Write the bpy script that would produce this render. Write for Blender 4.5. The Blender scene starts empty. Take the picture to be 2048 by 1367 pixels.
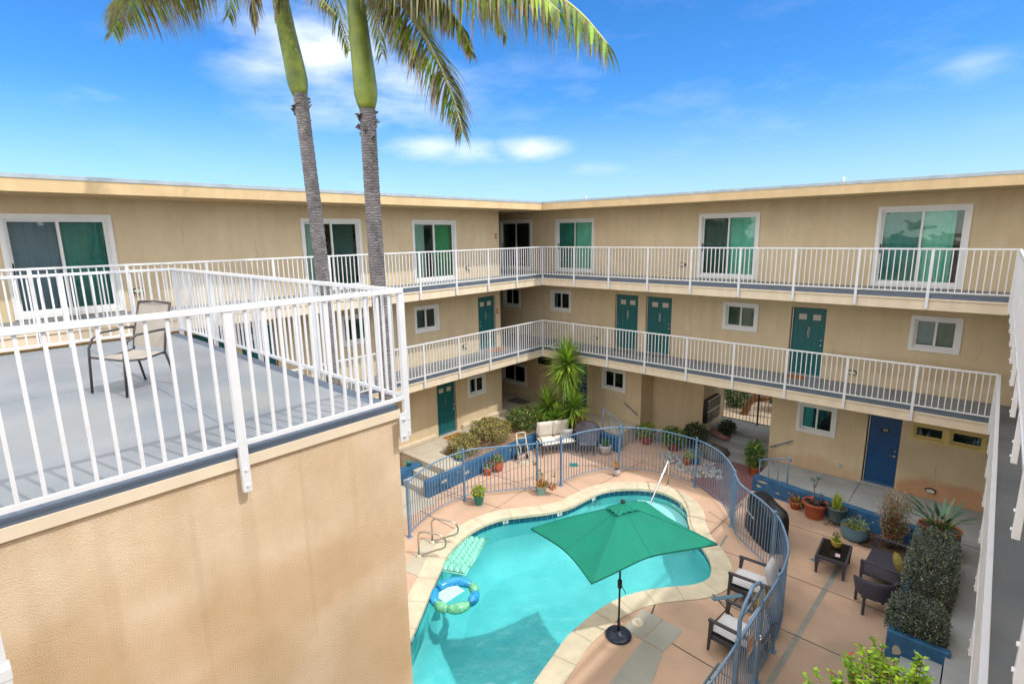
import bpy, math, random
from math import sin, cos, pi, radians
from mathutils import Vector as V, Matrix, Quaternion
random.seed(7)
sc = bpy.context.scene
COL = sc.collection
# ---------------------------------------------------------------- camera
cam_d = bpy.data.cameras.new("camera"); cam = bpy.data.objects.new("camera", cam_d); COL.objects.link(cam)
yaw, pitch, roll, FOC = 2.3075, -0.1974, -0.0153, 1075.2
f_ = V((cos(yaw)*cos(pitch), sin(yaw)*cos(pitch), sin(pitch)))
r_ = V((sin(yaw), -cos(yaw), 0)); u_ = r_.cross(f_)
r2 = r_*cos(roll)+u_*sin(roll); u2 = -r_*sin(roll)+u_*cos(roll)
cam.matrix_world = Matrix(((r2.x, u2.x, -f_.x, 12.5106), (r2.y, u2.y, -f_.y, -15.5194), (r2.z, u2.z, -f_.z, 6.8987), (0, 0, 0, 1)))
cam_d.sensor_width = 36; cam_d.lens = 36*FOC/2048
cam_d.clip_start = 0.05; cam_d.clip_end = 2000
sc.camera = cam
# ---------------------------------------------------------------- sky, sun, exposure
SUN = V((0.70, 0.146, 1.0)).normalized()
EL = math.asin(SUN.z); ROT = math.atan2(SUN.x, SUN.y)
w = bpy.data.worlds.new("World"); sc.world = w; w.use_nodes = True
nt = w.node_tree; N = nt.nodes; L = nt.links; N.clear()
def wn(t, **k):
    n = N.new(t)
    for a, b in k.items(): setattr(n, a, b)
    return n
wo = wn('ShaderNodeOutputWorld'); bg = wn('ShaderNodeBackground'); bg.inputs[1].default_value = 0.15
sky = wn('ShaderNodeTexSky', sky_type='NISHITA', sun_disc=False, sun_elevation=EL, sun_rotation=ROT, air_density=1.0, dust_density=0.3, ozone_density=3.0)
hs = wn('ShaderNodeHueSaturation'); hs.inputs['Saturation'].default_value = 1.1; hs.inputs['Value'].default_value = 1.0
tnt = wn('ShaderNodeMixRGB', blend_type='MULTIPLY'); tnt.inputs[0].default_value = 1; tnt.inputs[2].default_value = (.50, .755, 1.04, 1); L.new(sky.outputs[0], tnt.inputs[1]); L.new(tnt.outputs[0], hs.inputs['Color'])
tc = wn('ShaderNodeTexCoord'); sep = wn('ShaderNodeSeparateXYZ'); L.new(tc.outputs['Generated'], sep.inputs[0])
clouds = [((-.62, .75, .20), .85, 2.6, .22), ((-0.835, .48, .285), 3.9, 7.0, .82), ((-0.80, .56, .23), 3.2, 9.0, .75), ((-0.77, .625, .150), 6.5, 26, .8), ((-0.70, .70, .142), 6.5, 24, .75), ((-0.64, .75, .145), 7, 26, .95),
          ((-0.57, .814, .113), 7, 30, .5), ((-0.96, .21, .20), 8, 18, .32), ((-0.05, .977, .21), 10, 26, .4), ((-0.28, .946, .165), 10, 34, .3), ((-.1, .968, .235), 9, 26, .22), ((-.90, .40, .33), 5, 9, .4)]
noi = wn('ShaderNodeTexNoise'); noi.inputs['Scale'].default_value = 6.5; noi.inputs['Detail'].default_value = 9; noi.inputs['Roughness'].default_value = .58
vm = wn('ShaderNodeVectorMath', operation='MULTIPLY'); vm.inputs[1].default_value = (1, 1, 3.2); L.new(tc.outputs['Generated'], vm.inputs[0]); L.new(vm.outputs[0], noi.inputs['Vector'])
acc = None
for c, a, b, s in clouds:
    sb = wn('ShaderNodeVectorMath', operation='SUBTRACT'); L.new(tc.outputs['Generated'], sb.inputs[0]); sb.inputs[1].default_value = V(c).normalized()
    ml = wn('ShaderNodeVectorMath', operation='MULTIPLY'); L.new(sb.outputs[0], ml.inputs[0]); ml.inputs[1].default_value = (a, a, b)
    ln = wn('ShaderNodeVectorMath', operation='LENGTH'); L.new(ml.outputs[0], ln.inputs[0])
    mr = wn('ShaderNodeMapRange', interpolation_type='SMOOTHSTEP'); L.new(ln.outputs['Value'], mr.inputs['Value'])
    mr.inputs['From Min'].default_value = 1.0; mr.inputs['From Max'].default_value = 0.0; mr.inputs['To Max'].default_value = s
    if acc is None: acc = mr.outputs[0]
    else:
        mx = wn('ShaderNodeMath', operation='MAXIMUM'); L.new(acc, mx.inputs[0]); L.new(mr.outputs[0], mx.inputs[1]); acc = mx.outputs[0]
ad = wn('ShaderNodeMath', operation='MULTIPLY_ADD'); L.new(noi.outputs[0], ad.inputs[0]); ad.inputs[1].default_value = 2.6; ad.inputs[2].default_value = -1.55
a2 = wn('ShaderNodeMath', operation='MULTIPLY_ADD'); L.new(acc, a2.inputs[0]); a2.inputs[1].default_value = 1.25; L.new(ad.outputs[0], a2.inputs[2])
a3 = wn('ShaderNodeMath', operation='MULTIPLY', use_clamp=True); L.new(a2.outputs[0], a3.inputs[0]); L.new(acc, a3.inputs[1])
mixc = wn('ShaderNodeMixRGB'); L.new(a3.outputs[0], mixc.inputs[0]); L.new(hs.outputs[0], mixc.inputs[1]); mixc.inputs[2].default_value = (6.2, 6.6, 7.2, 1)
# pale air low over the horizon
hz = wn('ShaderNodeMapRange', interpolation_type='SMOOTHSTEP'); L.new(sep.outputs[2], hz.inputs['Value']); hz.inputs['From Min'].default_value = 0.24; hz.inputs['From Max'].default_value = 0.0; hz.inputs['To Max'].default_value = .5
mixh = wn('ShaderNodeMixRGB'); L.new(hz.outputs[0], mixh.inputs[0]); L.new(mixc.outputs[0], mixh.inputs[1]); mixh.inputs[2].default_value = (3.9, 4.75, 6.2, 1)
# bright broken cloud added overhead and behind the viewer, outside the frame, to fill the shade
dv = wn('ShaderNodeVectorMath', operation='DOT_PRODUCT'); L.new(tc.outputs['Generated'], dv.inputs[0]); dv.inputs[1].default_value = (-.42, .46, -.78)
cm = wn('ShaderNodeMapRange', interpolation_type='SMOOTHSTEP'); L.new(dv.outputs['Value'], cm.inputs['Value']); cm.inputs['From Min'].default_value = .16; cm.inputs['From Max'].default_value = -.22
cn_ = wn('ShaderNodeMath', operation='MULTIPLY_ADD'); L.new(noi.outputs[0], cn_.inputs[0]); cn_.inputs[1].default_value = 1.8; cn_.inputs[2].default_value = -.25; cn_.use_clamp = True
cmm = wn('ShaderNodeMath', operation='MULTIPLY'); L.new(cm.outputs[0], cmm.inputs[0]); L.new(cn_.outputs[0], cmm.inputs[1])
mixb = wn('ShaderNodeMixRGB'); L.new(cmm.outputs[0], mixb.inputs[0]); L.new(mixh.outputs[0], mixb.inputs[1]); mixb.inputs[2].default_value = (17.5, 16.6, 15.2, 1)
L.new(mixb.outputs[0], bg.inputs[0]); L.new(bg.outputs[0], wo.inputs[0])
sd = bpy.data.lights.new("sun", 'SUN'); sd.energy = 2.2; sd.angle = radians(0.9); sd.color = (1.0, .955, .89)
so = bpy.data.objects.new("sun", sd); COL.objects.link(so); so.rotation_mode = 'QUATERNION'; so.rotation_quaternion = SUN.to_track_quat('Z', 'Y'); so.location = (30, 10, 40)
sc.view_settings.view_transform = 'Standard'; sc.view_settings.look = 'None'; sc.view_settings.gamma = 1; sc.view_settings.exposure = 0.40
sc.cycles.max_bounces = 8; sc.cycles.transparent_max_bounces = 16
# ---------------------------------------------------------------- materials
def mat(name, col, rough=.7, var=.12, scale=3.0, bump=0., bscale=60., metal=0., spec=.5, col2=None, isl=0., trans=0., coat=0., streak=0., detail=5):
    m = bpy.data.materials.new(name); m.use_nodes = True; t = m.node_tree; n = t.nodes; l = t.links
    b = n['Principled BSDF']; b.inputs['Roughness'].default_value = rough; b.inputs['Metallic'].default_value = metal
    b.inputs['Specular IOR Level'].default_value = spec; b.inputs['Coat Weight'].default_value = coat
    g = n.new('ShaderNodeNewGeometry'); no = n.new('ShaderNodeTexNoise'); no.inputs['Scale'].default_value = scale; no.inputs['Detail'].default_value = detail; no.inputs['Roughness'].default_value = .6
    l.new(g.outputs['Position'], no.inputs['Vector'])
    rp = n.new('ShaderNodeValToRGB'); c2 = col2 or tuple(c*(1-var*1.6) for c in col); c1 = tuple(min(1, c*(1+var)) for c in col)
    rp.color_ramp.elements[0].position = .3; rp.color_ramp.elements[1].position = .7
    rp.color_ramp.elements[0].color = (*c2, 1); rp.color_ramp.elements[1].color = (*c1, 1)
    l.new(no.outputs[0], rp.inputs[0]); out = rp.outputs[0]
    if streak:
        mp = n.new('ShaderNodeVectorMath'); mp.operation = 'MULTIPLY'; mp.inputs[1].default_value = (3, 3, .35); l.new(g.outputs['Position'], mp.inputs[0])
        n2 = n.new('ShaderNodeTexNoise'); n2.inputs['Scale'].default_value = 1.6; n2.inputs['Detail'].default_value = 6; l.new(mp.outputs[0], n2.inputs['Vector'])
        r2_ = n.new('ShaderNodeMapRange'); r2_.inputs['From Min'].default_value = .38; r2_.inputs['From Max'].default_value = .62; r2_.inputs['To Min'].default_value = 1-streak; r2_.inputs['To Max'].default_value = 1.0
        l.new(n2.outputs[0], r2_.inputs['Value']); mm = n.new('ShaderNodeMixRGB'); mm.blend_type = 'MULTIPLY'; mm.inputs[0].default_value = 1; l.new(out, mm.inputs[1]); l.new(r2_.outputs[0], mm.inputs[2]); out = mm.outputs[0]
    if isl:
        hv = n.new('ShaderNodeHueSaturation'); mr = n.new('ShaderNodeMapRange'); mr.inputs['To Min'].default_value = 1-isl; mr.inputs['To Max'].default_value = 1+isl
        l.new(g.outputs['Random Per Island'], mr.inputs['Value']); l.new(mr.outputs[0], hv.inputs['Value']); l.new(out, hv.inputs['Color'])
        m2 = n.new('ShaderNodeMapRange'); m2.inputs['To Min'].default_value = .5-isl*.05; m2.inputs['To Max'].default_value = .5+isl*.05
        fr = n.new('ShaderNodeMath'); fr.operation = 'FRACT'; mu = n.new('ShaderNodeMath'); mu.operation = 'MULTIPLY'; mu.inputs[1].default_value = 17.3; l.new(g.outputs['Random Per Island'], mu.inputs[0]); l.new(mu.outputs[0], fr.inputs[0])
        l.new(fr.outputs[0], m2.inputs['Value']); l.new(m2.outputs[0], hv.inputs['Hue']); out = hv.outputs[0]
    l.new(out, b.inputs['Base Color'])
    if bump:
        bn = n.new('ShaderNodeTexNoise'); bn.inputs['Scale'].default_value = bscale; bn.inputs['Detail'].default_value = 3; l.new(g.outputs['Position'], bn.inputs['Vector'])
        bp = n.new('ShaderNodeBump'); bp.inputs['Strength'].default_value = bump; bp.inputs['Distance'].default_value = .012; l.new(bn.outputs[0], bp.inputs['Height']); l.new(bp.outputs[0], b.inputs['Normal'])
    if trans:
        tr = n.new('ShaderNodeBsdfTranslucent'); l.new(out, tr.inputs[0]); mx = n.new('ShaderNodeMixShader'); mx.inputs[0].default_value = trans
        l.new(b.outputs[0], mx.inputs[1]); l.new(tr.outputs[0], mx.inputs[2]); l.new(mx.outputs[0], n['Material Output'].inputs['Surface'])
    return m
def nodes(m): return m.node_tree.nodes, m.node_tree.links
def glass(name, tint, rough=.02, refl=1.0, ior=1.5):
    m = bpy.data.materials.new(name); m.use_nodes = True; n, l = nodes(m); n.remove(n['Principled BSDF'])
    t = n.new('ShaderNodeBsdfTransparent'); t.inputs[0].default_value = (*tint, 1); g = n.new('ShaderNodeBsdfGlossy'); g.inputs['Roughness'].default_value = rough; g.inputs[0].default_value = (refl*.85, refl, refl*.97, 1)
    f = n.new('ShaderNodeFresnel'); f.inputs[0].default_value = ior; x = n.new('ShaderNodeMixShader')
    ma = n.new('ShaderNodeMath'); ma.operation = 'MULTIPLY_ADD'; ma.inputs[1].default_value = 1.1; ma.inputs[2].default_value = .02; l.new(f.outputs[0], ma.inputs[0])
    no = n.new('ShaderNodeTexNoise'); no.inputs['Scale'].default_value = 1.3; gg = n.new('ShaderNodeNewGeometry'); l.new(gg.outputs['Position'], no.inputs['Vector'])
    bp = n.new('ShaderNodeBump'); bp.inputs['Strength'].default_value = .25; bp.inputs['Distance'].default_value = .05; l.new(no.outputs[0], bp.inputs['Height']); l.new(bp.outputs[0], g.inputs['Normal'])
    l.new(ma.outputs[0], x.inputs[0]); l.new(t.outputs[0], x.inputs[1]); l.new(g.outputs[0], x.inputs[2]); l.new(x.outputs[0], n['Material Output'].inputs['Surface'])
    return m
M = {}
def rings(m, sc_=24):
    n, l = nodes(m); b = n['Principled BSDF']; g = n.new('ShaderNodeNewGeometry'); w_ = n.new('ShaderNodeTexWave'); w_.bands_direction = 'Z'; w_.inputs['Scale'].default_value = sc_/6.28*1.0; w_.inputs['Distortion'].default_value = 6.5; w_.inputs['Detail'].default_value = 4; w_.inputs['Detail Scale'].default_value = 2.2
    l.new(g.outputs['Position'], w_.inputs['Vector']); src = b.inputs['Base Color'].links[0].from_socket
    r = n.new('ShaderNodeMapRange'); r.inputs['To Min'].default_value = .62; r.inputs['To Max'].default_value = 1.15; r.inputs['From Max'].default_value = .6; l.new(w_.outputs['Fac'], r.inputs['Value'])
    x = n.new('ShaderNodeMixRGB'); x.blend_type = 'MULTIPLY'; x.inputs[0].default_value = 1; l.new(src, x.inputs[1]); l.new(r.outputs[0], x.inputs[2]); l.new(x.outputs[0], b.inputs['Base Color'])
    bp = n.new('ShaderNodeBump'); bp.inputs['Strength'].default_value = .9; bp.inputs['Distance'].default_value = .015; l.new(w_.outputs['Fac'], bp.inputs['Height']); l.new(bp.outputs[0], b.inputs['Normal'])
def stain(m, amount, col, c, r, edge=.25):
    "a stain with its own place: centre c, radii r"
    n, l = nodes(m); b = n['Principled BSDF']; src = b.inputs['Base Color'].links[0].from_socket
    g = n.new('ShaderNodeNewGeometry'); no = n.new('ShaderNodeTexNoise'); no.inputs['Scale'].default_value = 1.5; no.inputs['Detail'].default_value = 5; l.new(g.outputs['Position'], no.inputs['Vector'])
    s = n.new('ShaderNodeVectorMath'); s.operation = 'SUBTRACT'; s.inputs[1].default_value = c; l.new(g.outputs['Position'], s.inputs[0])
    k = n.new('ShaderNodeVectorMath'); k.operation = 'DIVIDE'; k.inputs[1].default_value = r; l.new(s.outputs[0], k.inputs[0])
    le = n.new('ShaderNodeVectorMath'); le.operation = 'LENGTH'; l.new(k.outputs[0], le.inputs[0])
    a = n.new('ShaderNodeMath'); a.operation = 'MULTIPLY_ADD'; a.inputs[1].default_value = 1.2; l.new(no.outputs[0], a.inputs[0]); l.new(le.outputs['Value'], a.inputs[2])
    mr = n.new('ShaderNodeMapRange'); mr.interpolation_type = 'SMOOTHSTEP'; l.new(a.outputs[0], mr.inputs['Value']); mr.inputs['From Min'].default_value = 1.6+edge; mr.inputs['From Max'].default_value = 1.6-edge; mr.inputs['To Max'].default_value = amount
    x = n.new('ShaderNodeMixRGB'); l.new(mr.outputs[0], x.inputs[0]); l.new(src, x.inputs[1]); x.inputs[2].default_value = (*col, 1); l.new(x.outputs[0], b.inputs['Base Color'])
M['stucco'] = mat('stucco', (.645, .535, .365), .9, .05, 1.1, .5, 70, streak=.07, col2=(.59, .475, .31), spec=.2, detail=8)
stain(M['stucco'], .75, (.52, .24, .12), (12.4, 1.5, .0), (1.5, .5, .42)); stain(M['stucco'], .35, (.30, .24, .15), (12.0, 1.5, .95), (1.3, .5, .6), .5)
stain(M['stucco'], .35, (.50, .26, .14), (9.2, 1.5, -.05), (1.2, .5, .35), .3); stain(M['stucco'], .30, (.30, .22, .13), (10.8, 1.5, 3.3), (2.6, .5, .25), .4)
M['stucco_deck'] = mat('stucco_terrace', (.69, .55, .395), .92, .06, 2.3, .8, 130, streak=.06, col2=(.60, .455, .29), spec=.2, detail=10)
for c_, r_3 in (((8.62, -13.9, 4.1), (.6, 1.0, .35)), ((8.62, -14.6, 3.5), (.6, .9, .3)), ((8.62, -13.2, 3.0), (.6, .5, .5)), ((8.62, -15.3, 3.9), (.6, .4, .8))): stain(M['stucco_deck'], .42, (.50, .315, .15), c_, r_3, .3)
for y_, z_, h_, w_2 in ((-13.25, 4.75, .5, .03), (-14.13, 4.6, .55, .05), (-14.5, 4.5, .7, .025), (-15.0, 4.7, .5, .04), (-13.7, 4.3, .8, .02), (-15.35, 4.2, .9, .05)): stain(M['stucco_deck'], .16, (.42, .29, .17), (8.57, y_, z_), (.5, w_2, h_), .35)
stain(M['stucco_deck'], .35, (.42, .36, .25), (8.62, -13.8, 2.8), (.5, .8, .9), .5)
M['fascia'] = mat('painted_fascia', (.71, .605, .46), .75, .04, 2, spec=.3, streak=.07, detail=8)
M['roof_edge'] = mat('roof_fascia_stucco', (.62, .46, .26), .9, .06, 2, .5, 60, streak=.08)
M['flash'] = mat('metal_flashing', (.36, .43, .48), .55, .12, 3, metal=.35)
M['roofing'] = mat('roofing', (.5, .5, .48), .9, .1, 4, .4, 20)
M['floor'] = mat('grey_deck_coating', (.21, .225, .24), .6, .12, .9, .3, 150, streak=0, col2=(.155, .178, .205), detail=12)
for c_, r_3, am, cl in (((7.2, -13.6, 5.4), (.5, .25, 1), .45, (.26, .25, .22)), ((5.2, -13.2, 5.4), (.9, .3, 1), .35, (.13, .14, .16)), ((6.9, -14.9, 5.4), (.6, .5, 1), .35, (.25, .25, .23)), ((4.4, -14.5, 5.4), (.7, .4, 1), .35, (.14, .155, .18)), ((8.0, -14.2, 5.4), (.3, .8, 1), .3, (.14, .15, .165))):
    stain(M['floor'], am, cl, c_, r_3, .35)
M['edgeband'] = mat('slate_and_shade_edge', (.10, .135, .19), .5, .1, 3)  # slate of the walkway edges; on the terrace edge the darkness is painted rail shadow
M['white'] = mat('white_painted_metal', (.66, .68, .71), .38, .04, 4, spec=.5)
M['vinyl'] = mat('white_vinyl', (.72, .73, .73), .4, .03, 4)
M['track'] = mat('aluminium', (.62, .63, .65), .35, .05, 4, metal=.7)
M['dark'] = mat('dark_gap', (.012, .012, .014), .8)
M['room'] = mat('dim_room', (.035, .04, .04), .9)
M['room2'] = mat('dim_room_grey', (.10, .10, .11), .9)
M['teal'] = mat('teal_door_paint', (.004, .115, .125), .38, .05, 3, bump=.08, bscale=40)
M['blue'] = mat('blue_door_paint', (.006, .065, .19), .35, .06, 3, bump=.1, bscale=30)
M['curbblue'] = mat('worn_blue_paint', (.03, .13, .27), .6, .15, 6, .8, 9, col2=(.018, .085, .19))
M['chrome'] = mat('polished_steel', (.72, .72, .72), .18, .03, metal=1)
M['brass'] = mat('brushed_steel', (.55, .52, .47), .3, .05, metal=1)
M['concrete'] = mat('concrete', (.50, .455, .36), .85, .08, 1.4, .3, 90, streak=0)
M['paver'] = mat('pale_paver', (.40, .395, .345), .85, .08, 1.4, .3, 90)
M['cop_joint'] = mat('coping_grout', (.36, .31, .22), .9)
M['concrete_shade'] = mat('shaded_concrete', (.34, .36, .37), .85, .10, 1.2, .3, 90)  # greyer copy of the concrete, painting in the shade on the right and in the passage
M['deckpeach'] = mat('peach_pool_deck', (.60, .405, .285), .85, .10, .8, .35, 160, col2=(.47, .32, .23), detail=10)
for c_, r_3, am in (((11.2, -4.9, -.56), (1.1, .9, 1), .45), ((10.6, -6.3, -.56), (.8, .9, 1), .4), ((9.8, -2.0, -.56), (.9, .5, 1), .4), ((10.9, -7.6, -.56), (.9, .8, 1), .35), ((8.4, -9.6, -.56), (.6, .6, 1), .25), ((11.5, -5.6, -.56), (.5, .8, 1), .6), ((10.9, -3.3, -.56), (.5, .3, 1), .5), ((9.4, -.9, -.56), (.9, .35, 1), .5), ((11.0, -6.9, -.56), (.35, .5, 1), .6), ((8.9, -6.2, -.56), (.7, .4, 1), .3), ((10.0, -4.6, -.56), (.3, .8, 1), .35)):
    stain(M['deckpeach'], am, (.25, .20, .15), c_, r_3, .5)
M['purple'] = mat('mauve_paving', (.26, .13, .13), .8, .12, 1.2, .3, 80)
M['rustmark'] = mat('rust_mark', (.33, .15, .05), .8, .2, 30)
M['joint'] = mat('deck_joint', (.075, .07, .065), .9)
M['strip'] = mat('grey_deck_strip', (.27, .265, .235), .85, .12, 4)
M['coping'] = mat('pool_coping', (.62, .555, .41), .8, .09, 3, .4, 120)
M['shell'] = mat('pool_plaster', (.36, .68, .66), .6, .12, .7, col2=(.22, .56, .56), detail=8)
M['stepw'] = mat('pool_step_plaster', (.62, .90, .88), .6, .04, 1)
M['tile'] = mat('blue_pool_tile', (.01, .10, .17), .2, .2, 9)
M['grout'] = mat('pale_grout', (.35, .5, .55), .8)
M['tilewhite'] = mat('white_tile', (.78, .80, .80), .4)
M['blackp'] = mat('black_paint', (.01, .01, .012), .35)
M['black'] = mat('black_cover', (.012, .013, .016), .55, .3, 5, .5, 12)
M['fence'] = mat('blue_fence_paint', (.155, .255, .39), .35, .14, 6, spec=.5, col2=(.10, .19, .32), detail=8)
M['rust'] = mat('dark_bronze', (.05, .042, .045), .4, .1)
M['sling'] = mat('sling_fabric', (.34, .31, .27), .8, .06, 5, .3, 300)
M['soil'] = mat('soil', (.10, .062, .042), .95, .25, 6, .8, 30)
M['soil_light'] = mat('dry_soil', (.30, .19, .12), .95, .2, 5, .6, 30)
M['terra'] = mat('terracotta', (.42, .105, .045), .7, .12, 6)
M['terra_or'] = mat('orange_clay', (.52, .12, .03), .6, .1, 6)
M['tealpot'] = mat('teal_plastic', (.02, .26, .25), .35, .05)
M['mintpot'] = mat('pale_teal_plastic', (.25, .52, .52), .5, .05)
M['greypot'] = mat('slate_green_pot', (.06, .115, .13), .4, .1)
M['bluepot'] = mat('blue_grey_pot', (.10, .20, .27), .35, .1)
M['cobalt'] = mat('cobalt_glaze', (.01, .06, .30), .2, .1)
M['stonepot'] = mat('white_stone_pot', (.52, .49, .45), .7, .15, 12)
M['yellowpot'] = mat('mustard_glaze', (.60, .40, .07), .25, .1)
M['wicker'] = mat('dark_wicker', (.055, .053, .075), .55, .25, 60, .6, 140)
M['frame_dark'] = mat('charcoal_frame', (.045, .045, .058), .45, .1)
M['cushion'] = mat('off_white_cushion', (.72, .67, .60), .85, .05, 4, .25, 14)
M['cushion_grey'] = mat('pale_grey_cushion', (.60, .60, .62), .85, .05, 4, .35, 12)
M['patterned'] = mat('grey_floral_fabric', (.62, .66, .67), .9, .1, 28, col2=(.18, .24, .27))
M['olive'] = mat('olive_ribbed_fabric', (.30, .25, .06), .9, .3, 22, .8, 30, col2=(.13, .10, .03))
M['greycloth'] = mat('grey_sling', (.16, .155, .19), .8, .2, 14)
M['blackglass'] = mat('black_glass_top', (.008, .008, .01), .08, .1)
M['plasticbeige'] = mat('beige_plastic', (.62, .56, .42), .5, .06)
M['mat_orange'] = mat('coir_mat', (.42, .16, .03), .95, .3, 25, .8, 90)
M['mat_grey'] = mat('grey_mat', (.16, .17, .15), .95, .4, 20, .6, 90)
M['rock'] = mat('river_rock', (.40, .385, .35), .85, .25, 8, .4, 30, isl=.45, col2=(.25, .24, .22))
M['trunk'] = mat('palm_bark', (.25, .235, .235), .9, .25, 9, .6, 30, col2=(.15, .14, .145)); rings(M['trunk'], 60)
M['shaft'] = mat('green_crownshaft', (.24, .30, .04), .5, .20, 5, .25, 24, col2=(.11, .18, .035), streak=.45)
M['frond'] = mat('palm_leaflet', (.21, .28, .025), .42, .35, 2.5, isl=.75, trans=.3, col2=(.06, .12, .025))
M['frond_dry'] = mat('dry_palm_leaflet', (.30, .25, .15), .8, .2, 3, isl=.5, trans=.2, col2=(.13, .11, .06))
M['rachis'] = mat('palm_midrib', (.42, .42, .16), .5, .2)
M['yucca'] = mat('yucca_leaf', (.34, .50, .06), .36, .25, 3, isl=.6, trans=.2, col2=(.13, .27, .045))
M['yuccadry'] = mat('dry_yucca_leaf', (.42, .30, .12), .8, .2, isl=.3)
M['hedge'] = mat('hedge_leaf', (.15, .19, .13), .38, .2, 6, isl=.8, trans=.1, col2=(.085, .10, .095))
M['hedge_sun'] = mat('yellowed_hedge_leaf', (.40, .34, .10), .6, .25, 8, isl=.7, trans=.15, col2=(.20, .18, .05))
M['bright'] = mat('bright_shrub_leaf', (.40, .60, .02), .4, .3, 3, isl=.5, trans=.3, col2=(.16, .34, .05))
M['leaf'] = mat('green_leaf', (.09, .20, .04), .45, .25, 5, isl=.5, trans=.2)
M['leafdark'] = mat('dark_leaf', (.03, .055, .025), .4, .3, 5, isl=.5)
M['succ'] = mat('blue_green_succulent', (.16, .27, .24), .6, .15, 5, isl=.3)
M['aeonium'] = mat('black_rosette_leaf', (.03, .012, .018), .4, .2, 5, isl=.4)
M['jade'] = mat('yellow_green_succulent', (.32, .36, .04), .5, .3, 9, isl=.4, col2=(.14, .26, .03))
M['orangeleaf'] = mat('orange_succulent', (.50, .24, .03), .5, .3, 9, isl=.4)
M['redleaf'] = mat('red_leaf', (.42, .06, .03), .5, .3, 9, isl=.4)
M['nandina'] = mat('mixed_green_red_leaf', (.19, .24, .11), .5, .4, 9, isl=.7, col2=(.26, .13, .08), trans=.1)
M['drygrass'] = mat('dry_grass', (.52, .38, .14), .8, .2, isl=.4)
M['bark'] = mat('red_brown_bark', (.30, .15, .08), .85, .3, 7, .6, 20)
M['stem'] = mat('plant_stem', (.20, .16, .10), .8, .2)
M['flower'] = mat('red_petal', (.55, .02, .02), .6, .2, isl=.2)
M['sand'] = mat('dry_ground', (.42, .34, .25), .95, .15, 2)
M['farwall'] = mat('white_boundary_wall', (.7, .72, .75), .8)
M['plaque'] = mat('red_brown_plaque', (.40, .11, .04), .6)
M['curtain_w'] = mat('pale_curtain', (.55, .62, .56), .9, .05, 4, trans=.2)
M['curtain_g'] = mat('green_curtain', (.02, .40, .17), .9, .1, 4, trans=.2)
M['curtain_t'] = mat('teal_tinted_curtain', (.06, .28, .25), .9, .15, 3)
M['curtain_a'] = mat('aqua_sheer', (.22, .60, .50), .9, .12, 3)
M['curtain_d'] = mat('dark_green_blind', (.018, .09, .085), .9, .15, 3)
M['curtain_gr'] = mat('grey_screen', (.22, .25, .33), .9, .05, 3)
M['glass'] = glass('window_glass', (.72, .90, .86), .01, .95, 1.5)
M['clear'] = glass('clear_vinyl', (.75, .95, .93), .08, 1, 1.45)
M['mailbox'] = mat('mailbox_green_bronze', (.10, .12, .07), .4, .2, 6)
M['iron'] = mat('black_iron', (.012, .012, .014), .5)
M['vinyl_blue'] = mat('blue_vinyl', (.05, .42, .72), .2, .3, 14, col2=(.02, .25, .60), trans=.2)
M['vinyl_green'] = mat('green_vinyl', (.30, .68, .42), .2, .3, 14, col2=(.05, .42, .22), trans=.2)
M['vinyl_aqua'] = mat('aqua_vinyl', (.30, .80, .66), .22, .12, 8, trans=.3)
M['mesh_white'] = mat('white_mesh', (.50, .66, .72), .8, .3, 40, col2=(.25, .52, .60))
M['canopy'] = mat('green_parasol_canvas', (.0, .235, .155), .8, .06, 2, .25, 14, trans=.16)
M['canopy_seam'] = mat('green_canvas_hem', (.0, .17, .11), .85, .08, 4)
M['sign_red'] = mat('sign_red', (.5, .12, .08), .6)
M['sign_pink'] = mat('sign_board', (.72, .58, .54), .6)
M['cream'] = mat('cream_window_frame', (.62, .50, .20), .6, .08)
M['lens'] = mat('frosted_lens', (.60, .60, .45), .35)
M['lite'] = mat('door_lite', (.55, .50, .44), .3, .1, 20)
M['bottle'] = mat('pale_bottle', (.45, .50, .58), .5)
M['cardp'] = mat('printed_card', (.65, .55, .62), .6, .4, 40, col2=(.35, .2, .4))
# water: tinted clear surface over an absorbing body
wm = glass('pool_water', (.78, .95, .96), .03, .8, 1.33); n_, l_ = nodes(wm)
for q in n_:
    if q.type == 'TEX_NOISE': q.inputs['Scale'].default_value = 3.2; q.inputs['Detail'].default_value = 6
    if q.type == 'BUMP': q.inputs['Strength'].default_value = .9
va = n_.new('ShaderNodeVolumeAbsorption'); va.inputs['Color'].default_value = (.12, .86, .92, 1); va.inputs['Density'].default_value = .26
l_.new(va.outputs[0], n_['Material Output'].inputs['Volume']); M['water'] = wm
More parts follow.
